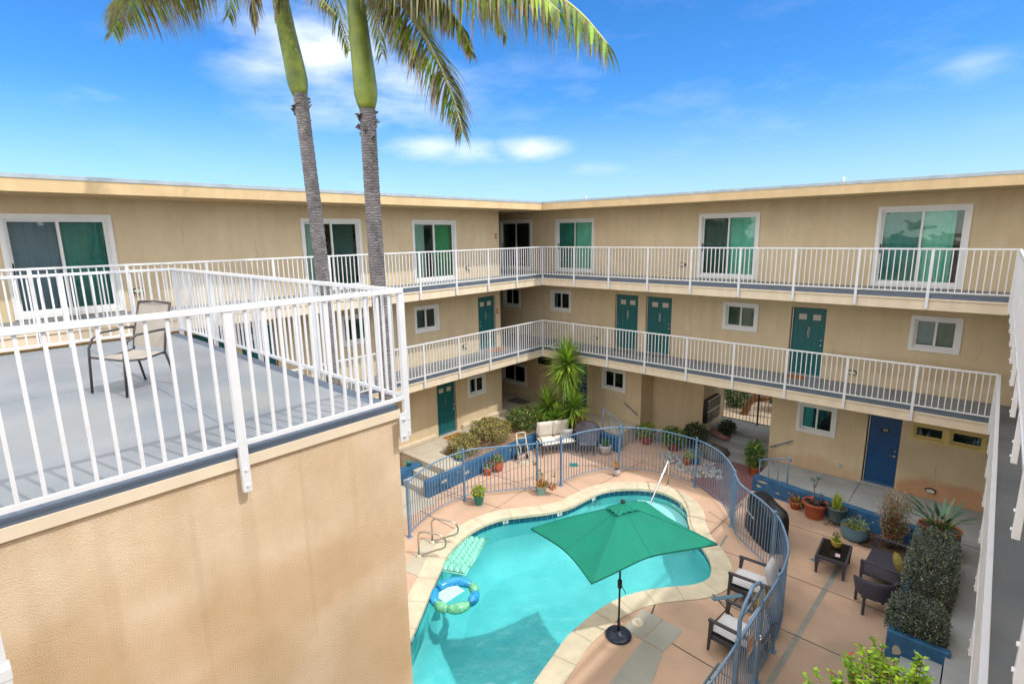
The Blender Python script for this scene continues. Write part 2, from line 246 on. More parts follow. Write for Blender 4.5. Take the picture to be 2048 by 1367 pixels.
# ---------------------------------------------------------------- mesh helpers
class MB:
    def __init__(s): s.v = []; s.f = []; s.m = []; s.sm = []
    def add(s, vs, fs, mi=0, sm=False):
        o = len(s.v); s.v += [tuple(x) for x in vs]; s.f += [tuple(o+i for i in f) for f in fs]; s.m += [mi]*len(fs); s.sm += [sm]*len(fs); return s
    def quad(s, a, b, c, d, mi=0): return s.add([a, b, c, d], [(0, 1, 2, 3)], mi)
    def box(s, x0, x1, y0, y1, z0, z1, mi=0, P=None):
        P = P or (lambda x, y, z: V((x, y, z)))
        vs = [P(x, y, z) for z in (z0, z1) for y in (y0, y1) for x in (x0, x1)]
        return s.add(vs, [(0, 2, 3, 1), (4, 5, 7, 6), (0, 1, 5, 4), (2, 6, 7, 3), (0, 4, 6, 2), (1, 3, 7, 5)], mi)
    def bar(s, a, b, w, h, mi=0, up=(0, 0, 1)):
        a = V(a); b = V(b); d = (b-a).normalized(); up = V(up)
        if abs(d.dot(up)) > .99: up = V((1, 0, 0))
        r = d.cross(up).normalized(); u = r.cross(d)
        vs = [p+r*(sx*w/2)+u*(sz*h/2) for p in (a, b) for sx, sz in ((-1, -1), (1, -1), (1, 1), (-1, 1))]
        return s.add(vs, [(0, 1, 2, 3), (7, 6, 5, 4), (0, 4, 5, 1), (1, 5, 6, 2), (2, 6, 7, 3), (3, 7, 4, 0)], mi)
    def tube(s, pts, r, n=8, mi=0, caps=True):
        pts = [V(p) for p in pts]; rs = r if isinstance(r, (list, tuple)) else [r]*len(pts); rings = []; prev = None
        for i, p in enumerate(pts):
            d = (pts[min(i+1, len(pts)-1)]-pts[max(i-1, 0)]).normalized()
            if prev is None: prev = V((0, 0, 1)).cross(d) if abs(d.z) < .9 else V((1, 0, 0)).cross(d)
            prev = (prev-d*prev.dot(d)).normalized(); o = d.cross(prev)
            rings.append([p+(prev*cos(2*pi*k/n)+o*sin(2*pi*k/n))*rs[i] for k in range(n)])
        vs = [x for g in rings for x in g]; fs = []
        for i in range(len(pts)-1):
            for k in range(n): fs.append((i*n+k, i*n+(k+1) % n, (i+1)*n+(k+1) % n, (i+1)*n+k))
        if caps: fs += [tuple(range(n))[::-1], tuple((len(pts)-1)*n+k for k in range(n))]
        return s.add(vs, fs, mi, True)
    def lathe(s, prof, c=(0, 0, 0), n=20, mi=0, sx=1, sy=1):
        c = V(c); vs = []; fs = []
        for r, z in prof: vs += [c+V((r*cos(2*pi*k/n)*sx, r*sin(2*pi*k/n)*sy, z)) for k in range(n)]
        for i in range(len(prof)-1):
            for k in range(n): fs.append((i*n+k, i*n+(k+1) % n, (i+1)*n+(k+1) % n, (i+1)*n+k))
        return s.add(vs, fs, mi, True)
    def disc(s, c, r, n=20, mi=0, sx=1, sy=1):
        c = V(c); return s.add([c+V((r*cos(2*pi*k/n)*sx, r*sin(2*pi*k/n)*sy, 0)) for k in range(n)], [tuple(range(n))], mi)
    def build(s, name, ms, parent=None, bevel=0):
        me = bpy.data.meshes.new(name); me.from_pydata(s.v, [], s.f); me.update()
        if not isinstance(ms, (list, tuple)): ms = [ms]
        for m in ms: me.materials.append(M[m] if isinstance(m, str) else m)
        me.polygons.foreach_set('material_index', s.m); me.polygons.foreach_set('use_smooth', s.sm)
        o = bpy.data.objects.new(name, me); COL.objects.link(o)
        if parent: o.parent = parent
        if bevel:
            b = o.modifiers.new('bevel', 'BEVEL'); b.width = bevel; b.segments = 2; b.limit_method = 'ANGLE'
        return o
def tag(o, label=None, cat=None, group=None, kind=None):
    if label: o['label'] = label
    if cat: o['category'] = cat
    if group: o['group'] = group
    if kind: o['kind'] = kind
    return o
def thing(name, label, cat, loc=(0, 0, 0), rz=0, group=None):
    o = bpy.data.objects.new(name, None); COL.objects.link(o); o.location = loc; o.rotation_euler = (0, 0, rz); o.empty_display_size = .2
    return tag(o, label, cat, group)
def copy_tree(o, parent=None):
    c = o.copy(); COL.objects.link(c); c.parent = parent
    for ch in list(o.children): copy_tree(ch, c)
    return c
def frame_map(O, U, Nn):
    O = V(O); U = V(U); Nn = V(Nn)
    return lambda u, n, z: O+U*u+Nn*n+V((0, 0, z))
def text(name, s, m, parent, O, U, Z, size, depth=.004, line=1.0):
    "O centre point, U reading direction, Z up direction (world or local)"
    cu = bpy.data.curves.new(name, 'FONT'); cu.body = s; cu.size = size; cu.extrude = depth; cu.align_x = 'CENTER'; cu.align_y = 'CENTER'; cu.space_line = line
    t = bpy.data.objects.new(name, cu); COL.objects.link(t)
    me = bpy.data.meshes.new_from_object(t.evaluated_get(bpy.context.evaluated_depsgraph_get())); bpy.data.objects.remove(t)
    U = V(U).normalized(); Z = V(Z).normalized(); Nn = U.cross(Z)
    me.transform(Matrix(((U.x, Z.x, Nn.x, O[0]), (U.y, Z.y, Nn.y, O[1]), (U.z, Z.z, Nn.z, O[2]), (0, 0, 0, 1))))
    me.materials.clear(); me.materials.append(M[m]); o = bpy.data.objects.new(name, me); COL.objects.link(o); o.name = name
    if parent: o.parent = parent
    return o
def rnd(a, b): return random.uniform(a, b)
def rdir():
    while 1:
        v = V((rnd(-1, 1), rnd(-1, 1), rnd(-1, 1)))
        if .05 < v.length < 1: return v.normalized()
def leaves(mb, sampler, n, ln, wd, mi=0, up=.3, jit=.3):
    for _ in range(n):
        p, out = sampler(); d = (rdir()+V(out)*.8+V((0, 0, up))).normalized(); s = d.cross(rdir()).normalized(); k = 1+rnd(-jit, jit); l = ln*k; w_ = wd*k
        q = d.cross(s)*(l*.12)
        mb.add([p, p+d*l*.5+s*w_*.5-q, p+d*l, p+d*l*.5-s*w_*.5-q], [(0, 1, 2, 3)], mi)
def ell(c, r, hollow=.55, zmin=-1):
    c = V(c)
    def f():
        while 1:
            d = rdir()
            if d.z < zmin: continue
            k = hollow+(1-hollow)*random.random()**.6; return c+V((d.x*r[0]*k, d.y*r[1]*k, d.z*r[2]*k)), d
    return f
def boxs(x0, x1, y0, y1, z0, z1, rag=.04, skin=.75):
    "points mostly in the skin of a clipped block with rounded shoulders"
    cx, cy = (x0+x1)/2, (y0+y1)/2
    def f():
        while 1:
            a, b, c = rnd(-1, 1), rnd(-1, 1), rnd(-1, 1)
            if random.random() < skin:
                k = random.choice((0, 0, 1, 1, 2, 2, 2)); s_ = random.choice((-1, 1))
                if k == 0: a = s_
                elif k == 1: b = s_
                else: c = 1
            if a*a*a*a+b*b*b*b+max(c, 0)**4 > 1.55: continue
            o = V((a if abs(a) > .9 else 0, b if abs(b) > .9 else 0, c if c > .9 else 0))
            bump = 1+.05*sin(a*9+b*4)+.04*sin(b*11-c*5)
            return V((cx+a*(x1-x0)/2*bump+rnd(-rag, rag), cy+b*(y1-y0)/2*bump+rnd(-rag, rag), z0+(c+1)/2*(z1-z0)*bump+rnd(-rag, rag))), o
    return f
G = -.56    # pool deck level
# ---------------------------------------------------------------- pool outline (clockwise world points)
INNER = [(4.9, -10.1), (4.55, -9.6), (4.2, -9.1), (3.86, -8.58), (3.51, -8.05), (3.28, -7.39), (3.2, -6.7), (3.34, -6.03), (3.72, -5.45), (4.12, -4.9), (4.38, -4.3), (4.46, -3.6), (4.56, -2.98), (4.9, -2.41), (5.42, -1.99), (6.0, -1.82), (6.55, -1.98), (6.97, -2.36), (7.28, -2.93), (7.68, -3.5), (8.1, -3.88), (8.45, -4.33), (8.62, -4.85), (8.46, -5.33), (8.1, -5.75), (7.76, -6.2), (7.53, -6.65), (7.38, -7.17), (7.33, -7.67), (7.32, -8.3), (7.41, -8.85), (7.5, -9.4), (7.6, -10.0), (7.4, -10.8), (6.7, -11.3), (5.9, -11.2), (5.3, -10.7)]
def smooth_loop(p, sub=3):
    n = len(p); out = []
    for i in range(n):
        a, b, c, d = [V((*p[(i+k) % n], 0)) for k in (-1, 0, 1, 2)]
        for j in range(sub):
            t = j/sub; out.append(.5*((2*b)+(c-a)*t+(2*a-5*b+4*c-d)*t*t+(3*b-3*c+d-a)*t*t*t))
    return out
def smooth_open(p, step=.12):
    p = [V((*q, 0)) if len(q) == 2 else V(q) for q in p]; p = [2*p[0]-p[1]]+p+[2*p[-1]-p[-2]]; out = []
    for i in range(1, len(p)-2):
        a, b, c, d = p[i-1:i+3]
        for j in range(12):
            t = j/12; out.append(.5*((2*b)+(c-a)*t+(2*a-5*b+4*c-d)*t*t+(3*b-3*c+d-a)*t*t*t))
    out.append(p[-2]); res = [out[0]]; acc_ = 0; tot = sum((out[i+1]-out[i]).length for i in range(len(out)-1)); k = max(1, round(tot/step)); st = tot/k; nxt = st
    for i in range(len(out)-1):
        l = (out[i+1]-out[i]).length
        while acc_+l >= nxt-1e-6 and len(res) <= k: res.append(out[i].lerp(out[i+1], (nxt-acc_)/l)); nxt += st
        acc_ += l
    return res
PL = smooth_loop(INNER, 4); NP = len(PL); PC = sum(PL, V())/NP
def offs(loop, d):
    n = len(loop); out = []
    for i in range(n):
        t = (loop[(i+1) % n]-loop[i-1]).normalized(); nn = V((-t.y, t.x, 0))     # outline runs clockwise: left is outwards
        out.append(loop[i]+nn*d)
    return out
def area(l): return sum(l[i-1].x*l[i].y-l[i].x*l[i-1].y for i in range(len(l)))
SG = 1 if area(PL) < 0 else -1
OUTL = offs(PL, .40*SG)
def sheet_with_hole(name, rect, hole, z, m, kind, parent=None):
    import bmesh
    bm = bmesh.new(); x0, x1, y0, y1 = rect
    def loop(pts):
        vs = [bm.verts.new((p[0], p[1], z)) for p in pts]; return [bm.edges.new((vs[i], vs[(i+1) % len(vs)])) for i in range(len(vs))]
    ed = loop([(x0, y0), (x1, y0), (x1, y1), (x0, y1)])+loop(hole)
    bmesh.ops.triangle_fill(bm, use_beauty=True, use_dissolve=False, edges=ed)
    for f in bm.faces:
        if f.normal.z < 0: f.normal_flip()
    me = bpy.data.meshes.new(name); bm.to_mesh(me); bm.free(); me.materials.append(M[m]); o = bpy.data.objects.new(name, me); COL.objects.link(o)
    if kind: o['kind'] = kind
    o.parent = parent; return o
sheet_with_hole('ground', (-600, 600, -600, 600), OUTL, G-.03, 'sand', 'structure')
deck = sheet_with_hole('pool_deck', (-1.4, 14.2, -22, 1.9), offs(PL, .38*SG), G, 'deckpeach', 'structure')
def strip(name, m, a, b, w_, parent, z=G+.004):
    mb = MB(); a = V((*a, z)); b = V((*b, z)); d = (b-a).normalized(); s_ = V((-d.y, d.x, 0))*w_/2; mb.quad(a+s_, a-s_, b-s_, b+s_); o = mb.build(name, m, parent); return o
for a, b, w_ in [((1.0, -7.13), (2.95, -7.15), .02), ((.95, -4.22), (4.0, -3.95), .02), ((1.0, -5.9), (2.98, -5.6), .015), ((8.95, -5.45), (11.85, -5.5), .02), ((8.35, -3.62), (11.85, -3.66), .018), ((7.4, -2.05), (8.8, -2.72), .018), ((1.6, -3.0), (1.2, -7.1), .016),
                 ((4.2, -3.5), (4.45, -.2), .018), ((2.75, -4.1), (3.0, -7.0), .012), ((3.19, -3.1), (4.3, -3.4), .018), ((7.95, -1.0), (7.88, -3.15), .018), ((8.3, -1.35), (11.2, -1.36), .022), ((8.46, -.2), (8.38, -1.35), .018), ((11.2, -1.36), (11.15, -.3), .022),
                 ((8.82, -7.18), (10.3, -7.3), .022), ((8.85, -9.2), (10.3, -9.3), .022), ((7.95, -5.95), (8.25, -7.0), .03), ((8.0, -9.3), (8.3, -9.35), .02), ((3.4, -.15), (4.3, -.4), .016), ((1.05, -1.2), (4.35, -1.35), .016), ((4.4, -.3), (6.2, -.5), .014)]:
    strip('deck_joint', 'joint', a, b, w_, deck)
strip('drain_strip', 'strip', (10.62, -2.0), (10.3, -12), .10, deck)
strip('drain_strip', 'strip', (8.22, -2.9), (8.35, -4.1), .05, deck)
# mauve paving towards the passage
mb = MB(); mb.add([V((x, y, G+.004)) for x, y in [(6.2, -.55), (7.85, -1.6), (7.88, .1), (7.8, 1.9), (6.4, 1.9)]], [(0, 1, 2, 3, 4)]); tag(mb.build('path', 'purple'), kind='structure')
# pale paving slabs beside the parasol
mb = MB()
for q in ([(7.98, -6.70), (8.40, -6.72), (8.38, -7.45), (7.93, -7.45)], [(8.42, -6.72), (8.84, -6.74), (8.80, -7.47), (8.40, -7.45)], [(8.38, -7.47), (8.80, -7.49), (9.02, -8.4), (9.12, -9.6), (8.50, -9.6), (8.44, -8.7)]):
    mb.add([V((x, y, G+.008)) for x, y in q], [tuple(range(len(q)))[::-1]])
tag(mb.build('pavement', 'paver'), kind='structure')
mb = MB()
for q in ([(2.55, -8.0), (3.12, -7.5), (3.3, -8.3), (2.9, -8.5)], [(2.9, -8.52), (3.3, -8.32), (3.75, -9.0), (3.2, -9.1)]): mb.add([V((x, y, G+.008)) for x, y in q], [(3, 2, 1, 0)])
tag(mb.build('pavement', 'concrete'), kind='structure')
# ---------------------------------------------------------------- swimming pool
pool = thing('swimming_pool', 'kidney shaped turquoise swimming pool with pale stone coping', 'swimming pool', (5.8, -6, G))
def local(o, root): o.parent = root; o.matrix_parent_inverse = Matrix.Translation(-V(root.location)); return o
WZ = G-.15
def deep(p):    # basin floor height
    t = min(1, max(0, (-2.6-p.y)/5.5)); return WZ-.75-.65*t*t*(3-2*t)
mb = MB(); rows = []
prof = [(0, -.02), (.0, -.35), (.02, -.6), (.10, -.8), (.28, -.93), (.55, -1.0)]
vs = []; fs = []
for d, zz in prof:
    lp = offs(PL, -d*SG)
    vs += [V((p.x, p.y, G+.0+zz if zz > -.03 else (WZ+(deep(p)-WZ)*(-zz)))) for p in lp]
for i in range(len(prof)-1):
    for k in range(NP): fs.append((i*NP+k, i*NP+(k+1) % NP, (i+1)*NP+(k+1) % NP, (i+1)*NP+k))
mb.add(vs, fs, 0, True)
inner = offs(PL, -.55*SG); cen = [V((6.0, -2.6)), ]
# floor: rings that shrink towards a spine running through the pool
def spine(p):
    y = max(-10.4, min(-2.6, p.y)); x = 6.0 if y > -4 else (6.0-(.2)*min(1, (-4-y)/3) if y > -7.5 else 5.8+.35*min(1, (-7.5-y)/2)); return V((x, y, 0))
rv = []; K = 7
for j in range(K+1):
    t = j/K
    for p in inner:
        q = p.lerp(spine(p), t); rv.append(V((q.x, q.y, deep(q) if j else deep(p))))
rf = [(j*NP+k, j*NP+(k+1) % NP, (j+1)*NP+(k+1) % NP, (j+1)*NP+k) for j in range(K) for k in range(NP)]
mb.add(rv, rf, 0, True); local(mb.build('basin', 'shell'), pool)
mb = MB(); lo = offs(PL, -.05*SG)     # coping ring of stones with open joints
for i in range(NP):
    j = (i+1) % NP; z0, z1 = G-.055, G+.02
    a, b, c, d = OUTL[i], OUTL[j], lo[j], lo[i]
    vs = [V((p.x, p.y, z)) for z in (z0, z1) for p in (a, b, c, d)]
    mb.add(vs, [(4, 7, 6, 5), (0, 1, 5, 4), (2, 3, 7, 6), (3, 2, 1, 0)])
cp = local(mb.build('coping', 'coping'), pool)
mb = MB()
for i in range(0, NP, 5):
    a, b = OUTL[i], lo[i]; d = (b-a).normalized(); s_ = V((-d.y, d.x, 0))*.006; z = V((0, 0, G+.023)); mb.quad(a+s_+z, a-s_+z, b-s_+z, b+s_+z)
    mb.quad(b+s_+z, b-s_+z, b-s_+z-V((0, 0, .07))-d*-.004, b+s_+z-V((0, 0, .07))-d*-.004)
mb.build('coping_joint', 'cop_joint', cp).matrix_parent_inverse = Matrix()
mb = MB(); tl = offs(PL, -.012*SG); cum = 0; tiles = MB()
for i in range(NP):
    j = (i+1) % NP; a, b = tl[i], tl[j]; mb.quad(V((a.x, a.y, WZ-.06)), V((b.x, b.y, WZ-.06)), V((b.x, b.y, G-.05)), V((a.x, a.y, G-.05)))
tb = local(mb.build('tile_band', 'grout'), pool)
# tiles laid along the band, 15 cm each
ring = tl+[tl[0]]; seg = []; cum = 0; nxt = 0.; pts = []
for i in range(NP):
    l = (ring[i+1]-ring[i]).length
    while nxt < cum+l: pts.append(ring[i].lerp(ring[i+1], (nxt-cum)/l)); nxt += .155
    cum += l
for i in range(len(pts)-1):
    a, b = pts[i], pts[i+1]; d = (b-a).normalized(); nn = V((-d.y, d.x, 0))*-SG*.006; a2 = a+d*.005+nn; b2 = b-d*.005+nn
    tiles.quad(V((a2.x, a2.y, WZ-.05)), V((b2.x, b2.y, WZ-.05)), V((b2.x, b2.y, G-.056)), V((a2.x, a2.y, G-.056)))
tiles.build('tile', 'tile', tb).matrix_parent_inverse = Matrix(); tb.children[0]['label'] = 'row of dark blue waterline tiles'
for (x, y), s in (((4.30, -4.62), '4'), ((4.42, -3.35), '3'), ((6.62, -2.03), '3½'), ((3.45, -5.85), '6')):      # depth marker tiles
    i = min(range(NP), key=lambda k: (tl[k]-V((x, y, 0))).length); t = (tl[(i+1) % NP]-tl[i-1]).normalized(); nn = V((-t.y, t.x, 0))*-SG
    U = t if t.cross(V((0, 0, 1))).dot(nn) > 0 else -t; c = V((tl[i].x, tl[i].y, (WZ+G)/2-.03))+nn*.022
    m_ = MB(); m_.quad(*[c+U*a+V((0, 0, b)) for a, b in ((-.075, -.055), (.075, -.055), (.075, .055), (-.075, .055))])
    o = local(m_.build('depth_marker', 'tilewhite'), pool)
    tx = text('numeral', s, 'blackp', o, c+nn*.004, U, (0, 0, 1), .11, .001); tx.matrix_parent_inverse = Matrix()
# entry steps: curved white treads under water at the far end
for j, (r, z) in enumerate(((1.15, -.22), (.85, -.45), (.55, -.66))):
    mb = MB(); c = V((6.1, -1.55, WZ)); a0, a1 = -150+j*6, -15-j*4; n = 18
    top = [V((c.x+r*1.15*cos(radians(a0+(a1-a0)*k/n)), c.y-.05+r*sin(radians(a0+(a1-a0)*k/n)), WZ+z)) for k in range(n+1)]
for j, (dd, z) in enumerate(((.62, -.20), (1.0, -.42), (1.38, -.60))):
    mb = MB(); far = offs(PL, -.02*SG); idx = [i for i in range(NP) if PL[i].y > -3.0+.12*j and PL[i].x > 5.2]
    idx.sort(key=lambda i: i); near = offs(PL, -dd*SG)
    vs = [V((far[i].x, far[i].y, WZ+z)) for i in idx]+[V((near[i].x, near[i].y, WZ+z)) for i in idx]+[V((near[i].x, near[i].y, WZ+z-.24)) for i in idx]; n = len(idx)
    mb.add(vs, [(k, k+1, n+k+1, n+k) for k in range(n-1)]+[(n+k, n+k+1, 2*n+k+1, 2*n+k) for k in range(n-1)])
    local(mb.build('pool_step', 'stepw'), pool)
mb = MB(); mb.disc((5.85, -9.0, -2.095), .16, 24); mb.disc((5.85, -9.0, -2.085), .10, 24)
local(mb.build('floor_drain', 'tilewhite'), pool)
# water body
wl = offs(PL, -.004*SG); n = NP
mb = MB(); zb = -3.2
import bmesh
bm = bmesh.new(); tv = [bm.verts.new((p.x, p.y, WZ)) for p in wl]; ff = bm.faces.new(tv)
ex = bmesh.ops.extrude_face_region(bm, geom=[ff]); 
for g_ in ex['geom']:
    if isinstance(g_, bmesh.types.BMVert): g_.co.z = zb
bmesh.ops.recalc_face_normals(bm, faces=bm.faces); me = bpy.data.meshes.new('water'); bm.to_mesh(me); bm.free(); me.materials.append(M['water'])
wobj = bpy.data.objects.new('water', me); COL.objects.link(wobj); wobj['kind'] = 'structure'
# ---------------------------------------------------------------- wings of the building
def wall(mb, P, u0, u1, z0, z1, holes, dep=.12, mi=0):
    us = sorted({u0, u1, *[h[0] for h in holes], *[h[1] for h in holes]}); zs = sorted({z0, z1, *[h[2] for h in holes], *[h[3] for h in holes]})
    us = [u for u in us if u0 <= u <= u1]; zs = [z for z in zs if z0 <= z <= z1]
    for i in range(len(us)-1):
        for j in range(len(zs)-1):
            cu, cz = (us[i]+us[i+1])/2, (zs[j]+zs[j+1])/2
            if any(h[0] < cu < h[1] and h[2] < cz < h[3] for h in holes): continue
            mb.quad(P(us[i], 0, zs[j]), P(us[i+1], 0, zs[j]), P(us[i+1], 0, zs[j+1]), P(us[i], 0, zs[j+1]), mi)
    for a, b, c, d in holes:
        d_ = -dep
        mb.quad(P(a, 0, c), P(a, d_, c), P(a, d_, d), P(a, 0, d), mi); mb.quad(P(b, 0, c), P(b, 0, d), P(b, d_, d), P(b, d_, c), mi)
        mb.quad(P(a, 0, d), P(a, d_, d), P(b, d_, d), P(b, 0, d), mi); mb.quad(P(a, 0, c), P(b, 0, c), P(b, d_, c), P(a, d_, c), mi)
def curtain(root, P, u0, u1, z0, z1, m, n=-.16, wav=.02):
    mb = MB(); k = max(2, int((u1-u0)/.025)); 
    for i in range(k+1):
        u = u0+(u1-u0)*i/k; d = n+wav*sin(u*38)+wav*.4*sin(u*91)
        mb.v += [tuple(P(u, d, z0)), tuple(P(u, d, z1))]
    for i in range(k): mb.f.append((2*i, 2*i+2, 2*i+3, 2*i+1)); mb.m.append(0); mb.sm.append(True)
    return mb.build('curtain', m, root)
def window(root, P, u0, u1, z0, z1, cur=(None, None), trim=.075, room='room', name='window', fm='vinyl', door=False, single=False, label=None):
    h = (u0+trim, u1-trim, z0+trim, z1-trim); a, b, c, d = h
    mb = MB()   # trim proud of the wall, mitre-free butt joints
    for q in ((u0, u1, z1-trim, z1), (u0, u1, z0, z0+trim), (u0, u0+trim, z0+trim, z1-trim), (u1-trim, u1, z0+trim, z1-trim)):
        mb.box(q[0], q[1], -.02, .035, q[2], q[3], 0, P)
    t = .045
    for q in ((a, b, d-t*.6, d), (a, b, c, c+t*.6), (a, a+t*.6, c+t*.6, d-t*.6), (b-t*.6, b, c+t*.6, d-t*.6)):
        mb.box(q[0], q[1], -.10, .012, q[2], q[3], 0, P)
    fr = mb.build(name, fm, root)
    if label: fr['label'] = label
    e = t*.6; mid = (a+b)/2
    panes = [(a+e, mid+.02, -.075), (mid-.02, b-e, -.045)] if not single else [(a+e, b-e, -.06)]
    for (p, q, n0) in panes:
        s = MB()
        for w_ in ((p, q, d-e-t, d-e), (p, q, c+e, c+e+t*1.1), (p, p+t, c+e+t*1.1, d-e-t), (q-t, q, c+e+t*1.1, d-e-t)): s.box(w_[0], w_[1], n0-.012, n0+.012, w_[2], w_[3], 0, P)
        so_ = s.build('sash', fm, fr)
        g = MB(); g.quad(P(p+t, n0, c+e+t), P(q-t, n0, c+e+t), P(q-t, n0, d-e-t), P(p+t, n0, d-e-t)); g.build('pane', 'glass', fr)
    if door:
        hm = MB(); hm.box(a+e+.012, a+e+.035, -.06, -.03, c+(d-c)*.42, c+(d-c)*.54, 0, P); hm.build('handle', 'iron', fr)
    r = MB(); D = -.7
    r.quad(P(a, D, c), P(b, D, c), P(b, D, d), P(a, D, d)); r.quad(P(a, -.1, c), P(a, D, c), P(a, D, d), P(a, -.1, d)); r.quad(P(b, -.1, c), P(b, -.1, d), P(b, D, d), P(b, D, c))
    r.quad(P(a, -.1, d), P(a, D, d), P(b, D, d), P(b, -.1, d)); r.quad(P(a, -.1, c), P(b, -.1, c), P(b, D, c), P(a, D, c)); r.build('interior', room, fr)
    for k, cm in enumerate(cur):
        if not cm: continue
        m_, f0, f1 = cm if isinstance(cm, tuple) else (cm, 0, 1)
        A, B = (a, mid) if k == 0 else (mid, b); curtain(fr, P, A+(B-A)*f0, A+(B-A)*f1, c+.02, d-.02, m_, -.16)
    return h
def door(root, P, u0, u1, z0, z1, m, num, knob='R', style='lite', jamb='L', name='door'):
    a, b, c, d = u0, u1, z0, z1
    k = MB(); k.quad(P(a, -.11, c), P(b, -.11, c), P(b, -.11, d), P(a, -.11, d))
    s = MB(); j = .07; A, B = (a+j, b-.01) if jamb == 'L' else (a+.01, b-j); n0, n1 = -.10, -.055
    s.box(A, B, n0, n1, c+.05, d-.02, 0, P); W = B-A; H = d-c
    def ridge(x0, x1, y0, y1):
        for q in ((x0, x1, y1-.02, y1), (x0, x1, y0, y0+.02), (x0, x0+.02, y0+.02, y1-.02), (x1-.02, x1, y0+.02, y1-.02)): s.box(q[0], q[1], n1-.004, n1+.010, q[2], q[3], 0, P)
        s.box(x0+.05, x1-.05, n1-.004, n1+.007, y0+.05, y1-.05, 0, P)
    if style == 'lite':
        for fx in ((.14, .42), (.58, .86)): ridge(A+W*fx[0], A+W*fx[1], c+H*.44, c+H*.76); ridge(A+W*fx[0], A+W*fx[1], c+H*.10, c+H*.36)
    else:
        for i in range(3):
            for r in range(5): ridge(A+W*(.10+.29*i), A+W*(.10+.29*i+.22), c+H*(.07+.185*r), c+H*(.07+.185*r+.145))
    do = s.build(name, m, root)
    k.build('door_gap', 'dark', do)
    if style == 'lite':
        for fx in ((.16, .40), (.60, .84)):
            l = MB(); l.box(A+W*fx[0], A+W*fx[1], n1-.004, n1+.008, c+H*.825, c+H*.905, 0, P); l.build('door_lite', 'lite', do)
    tr = MB(); jx = (a+.035, a+.055) if jamb == 'L' else (b-.055, b-.035)
    tr.box(jx[0], jx[1], -.1, -.02, c+.05, d-.02, 0, P); tr.build('jamb_strip', 'track', do)
    th = MB(); th.box(a+.01, b-.01, -.1, .02, c, c+.045, 0, P); th.build('threshold', 'track', do)
    kx = B-.07 if knob == 'R' else A+.07; o = P(kx, n1, 0); nn = (P(0, 1, 0)-P(0, 0, 0))
    h = MB()
    for zz, r in ((c+H*.47, .032), (c+H*.545, .024)):
        p0 = P(kx, n1-.002, zz); h.tube([p0, p0+nn*.035, p0+nn*.04, p0+nn*.065], [r*.7, r*.6, r, r*.75], 12)
    if style != 'lite': p0 = P(kx, n1+.05, c+H*.47); h.bar(p0, P(kx-.12, n1+.05, c+H*.47), .02, .02)
    h.build('handle', 'chrome', do)
    U = P(1, 0, 0)-P(0, 0, 0)
    if num:
        if style == 'lite': text('door_number', '\n'.join(num), 'chrome', do, P((A+B)/2, n1+.006, c+H*.64), U, (0, 0, 1), .15, .006, .62)
        else:
            pl = MB(); pl.box((A+B)/2-.10, (A+B)/2+.10, n1, n1+.011, c+H*.775, c+H*.835, 0, P); pl.build('number_plate', 'blackp', do)
            text('door_number', num, 'tilewhite', do, P((A+B)/2, n1+.013, c+H*.806), U, (0, 0, 1), .085, .001)
    return (a, b, c, d)
def wall_light(root, P, u, z):
    mb = MB(); n = 20
    def oval(r1, r2, n0, n1, mi):
        vs = [P(u+r1*cos(2*pi*k/n)*nn_, q, z+r2*sin(2*pi*k/n)*nn_) for q, nn_ in ((n0, 1), (n1, .93)) for k in range(n)]
        mb.add(vs, [(k, (k+1) % n, n+(k+1) % n, n+k) for k in range(n)]+[tuple(range(n, 2*n))], mi, False)
    oval(.125, .065, 0, .05, 0); o = mb.build('wall_light', 'iron', root); mb = MB(); oval(.10, .045, .048, .085, 0); mb.build('lens', 'lens', o)
PR = frame_map((0, 1.5, 0), (1, 0, 0), (0, -1, 0)); PLf = frame_map((-1.35, 0, 0), (0, 1, 0), (1, 0, 0))
PN = frame_map((14.2, 0, 0), (0, -1, 0), (-1, 0, 0))
Z2, Z3, ZR = 2.7, 5.4, 8.03
YE = -22
# --- right wing
RW = thing('apartment_building', 'three storey tan stucco wing on the far side with teal and blue doors', 'building', (6, 1.5, 0)); RW.location = (0, 0, 0)
LW = thing('apartment_building', 'tan stucco wing along the left behind the two palm trunks', 'building')
NW = thing('apartment_building', 'wing at the right edge of the photo, its walkways seen end on', 'building')
t = .075
holes = []
def win(P, R, hl, *a, **k): hl.append(window(R, P, *a, **k))
win(PR, RW, holes, -3.54, -1.75, 5.44, 7.48, (('curtain_w', 0, .3), ('curtain_gr', .7, 1)), door=True, room='room', label='narrow sliding door in the recess with dark panes')
win(PR, RW, holes, -.55, 1.25, 5.44, 7.44, ('curtain_t', 'curtain_a'), door=True)
win(PR, RW, holes, 5.21, 7.06, 5.44, 7.44, ('curtain_d', 'curtain_a'), door=True)
win(PR, RW, holes, 9.98, 11.86, 5.42, 7.45, ('curtain_t', ('curtain_a', 0, .75)), door=True)
win(PR, RW, holes, -3.4, -2.4, 3.84, 4.72)
win(PR, RW, holes, -.79, .23, 3.86, 4.72, (('curtain_gr', 0, .35), None))
win(PR, RW, holes, 6.14, 7.21, 3.85, 4.72, ('curtain_d', 'curtain_d'))
win(PR, RW, holes, 10.96, 12.0, 3.81, 4.72, ('curtain_gr', 'curtain_d'))
win(PR, RW, holes, 1.69, 2.72, 1.07, 1.90)
win(PR, RW, holes, 8.52, 9.55, 1.02, 1.92, (('curtain_t', 0, .7), None))
win(PR, RW, holes, -3.55, -2.1, .45, 1.40)
win(PR, RW, holes, 11.27, 12.02, 1.45, 1.90, trim=.04, fm='cream', single=True, room='room2', label='high cream framed window with pale bottles on its sill')
win(PR, RW, holes, 12.02, 12.78, 1.45, 1.90, trim=.04, fm='cream', single=True, room='room2', label='high cream framed window at the right corner')
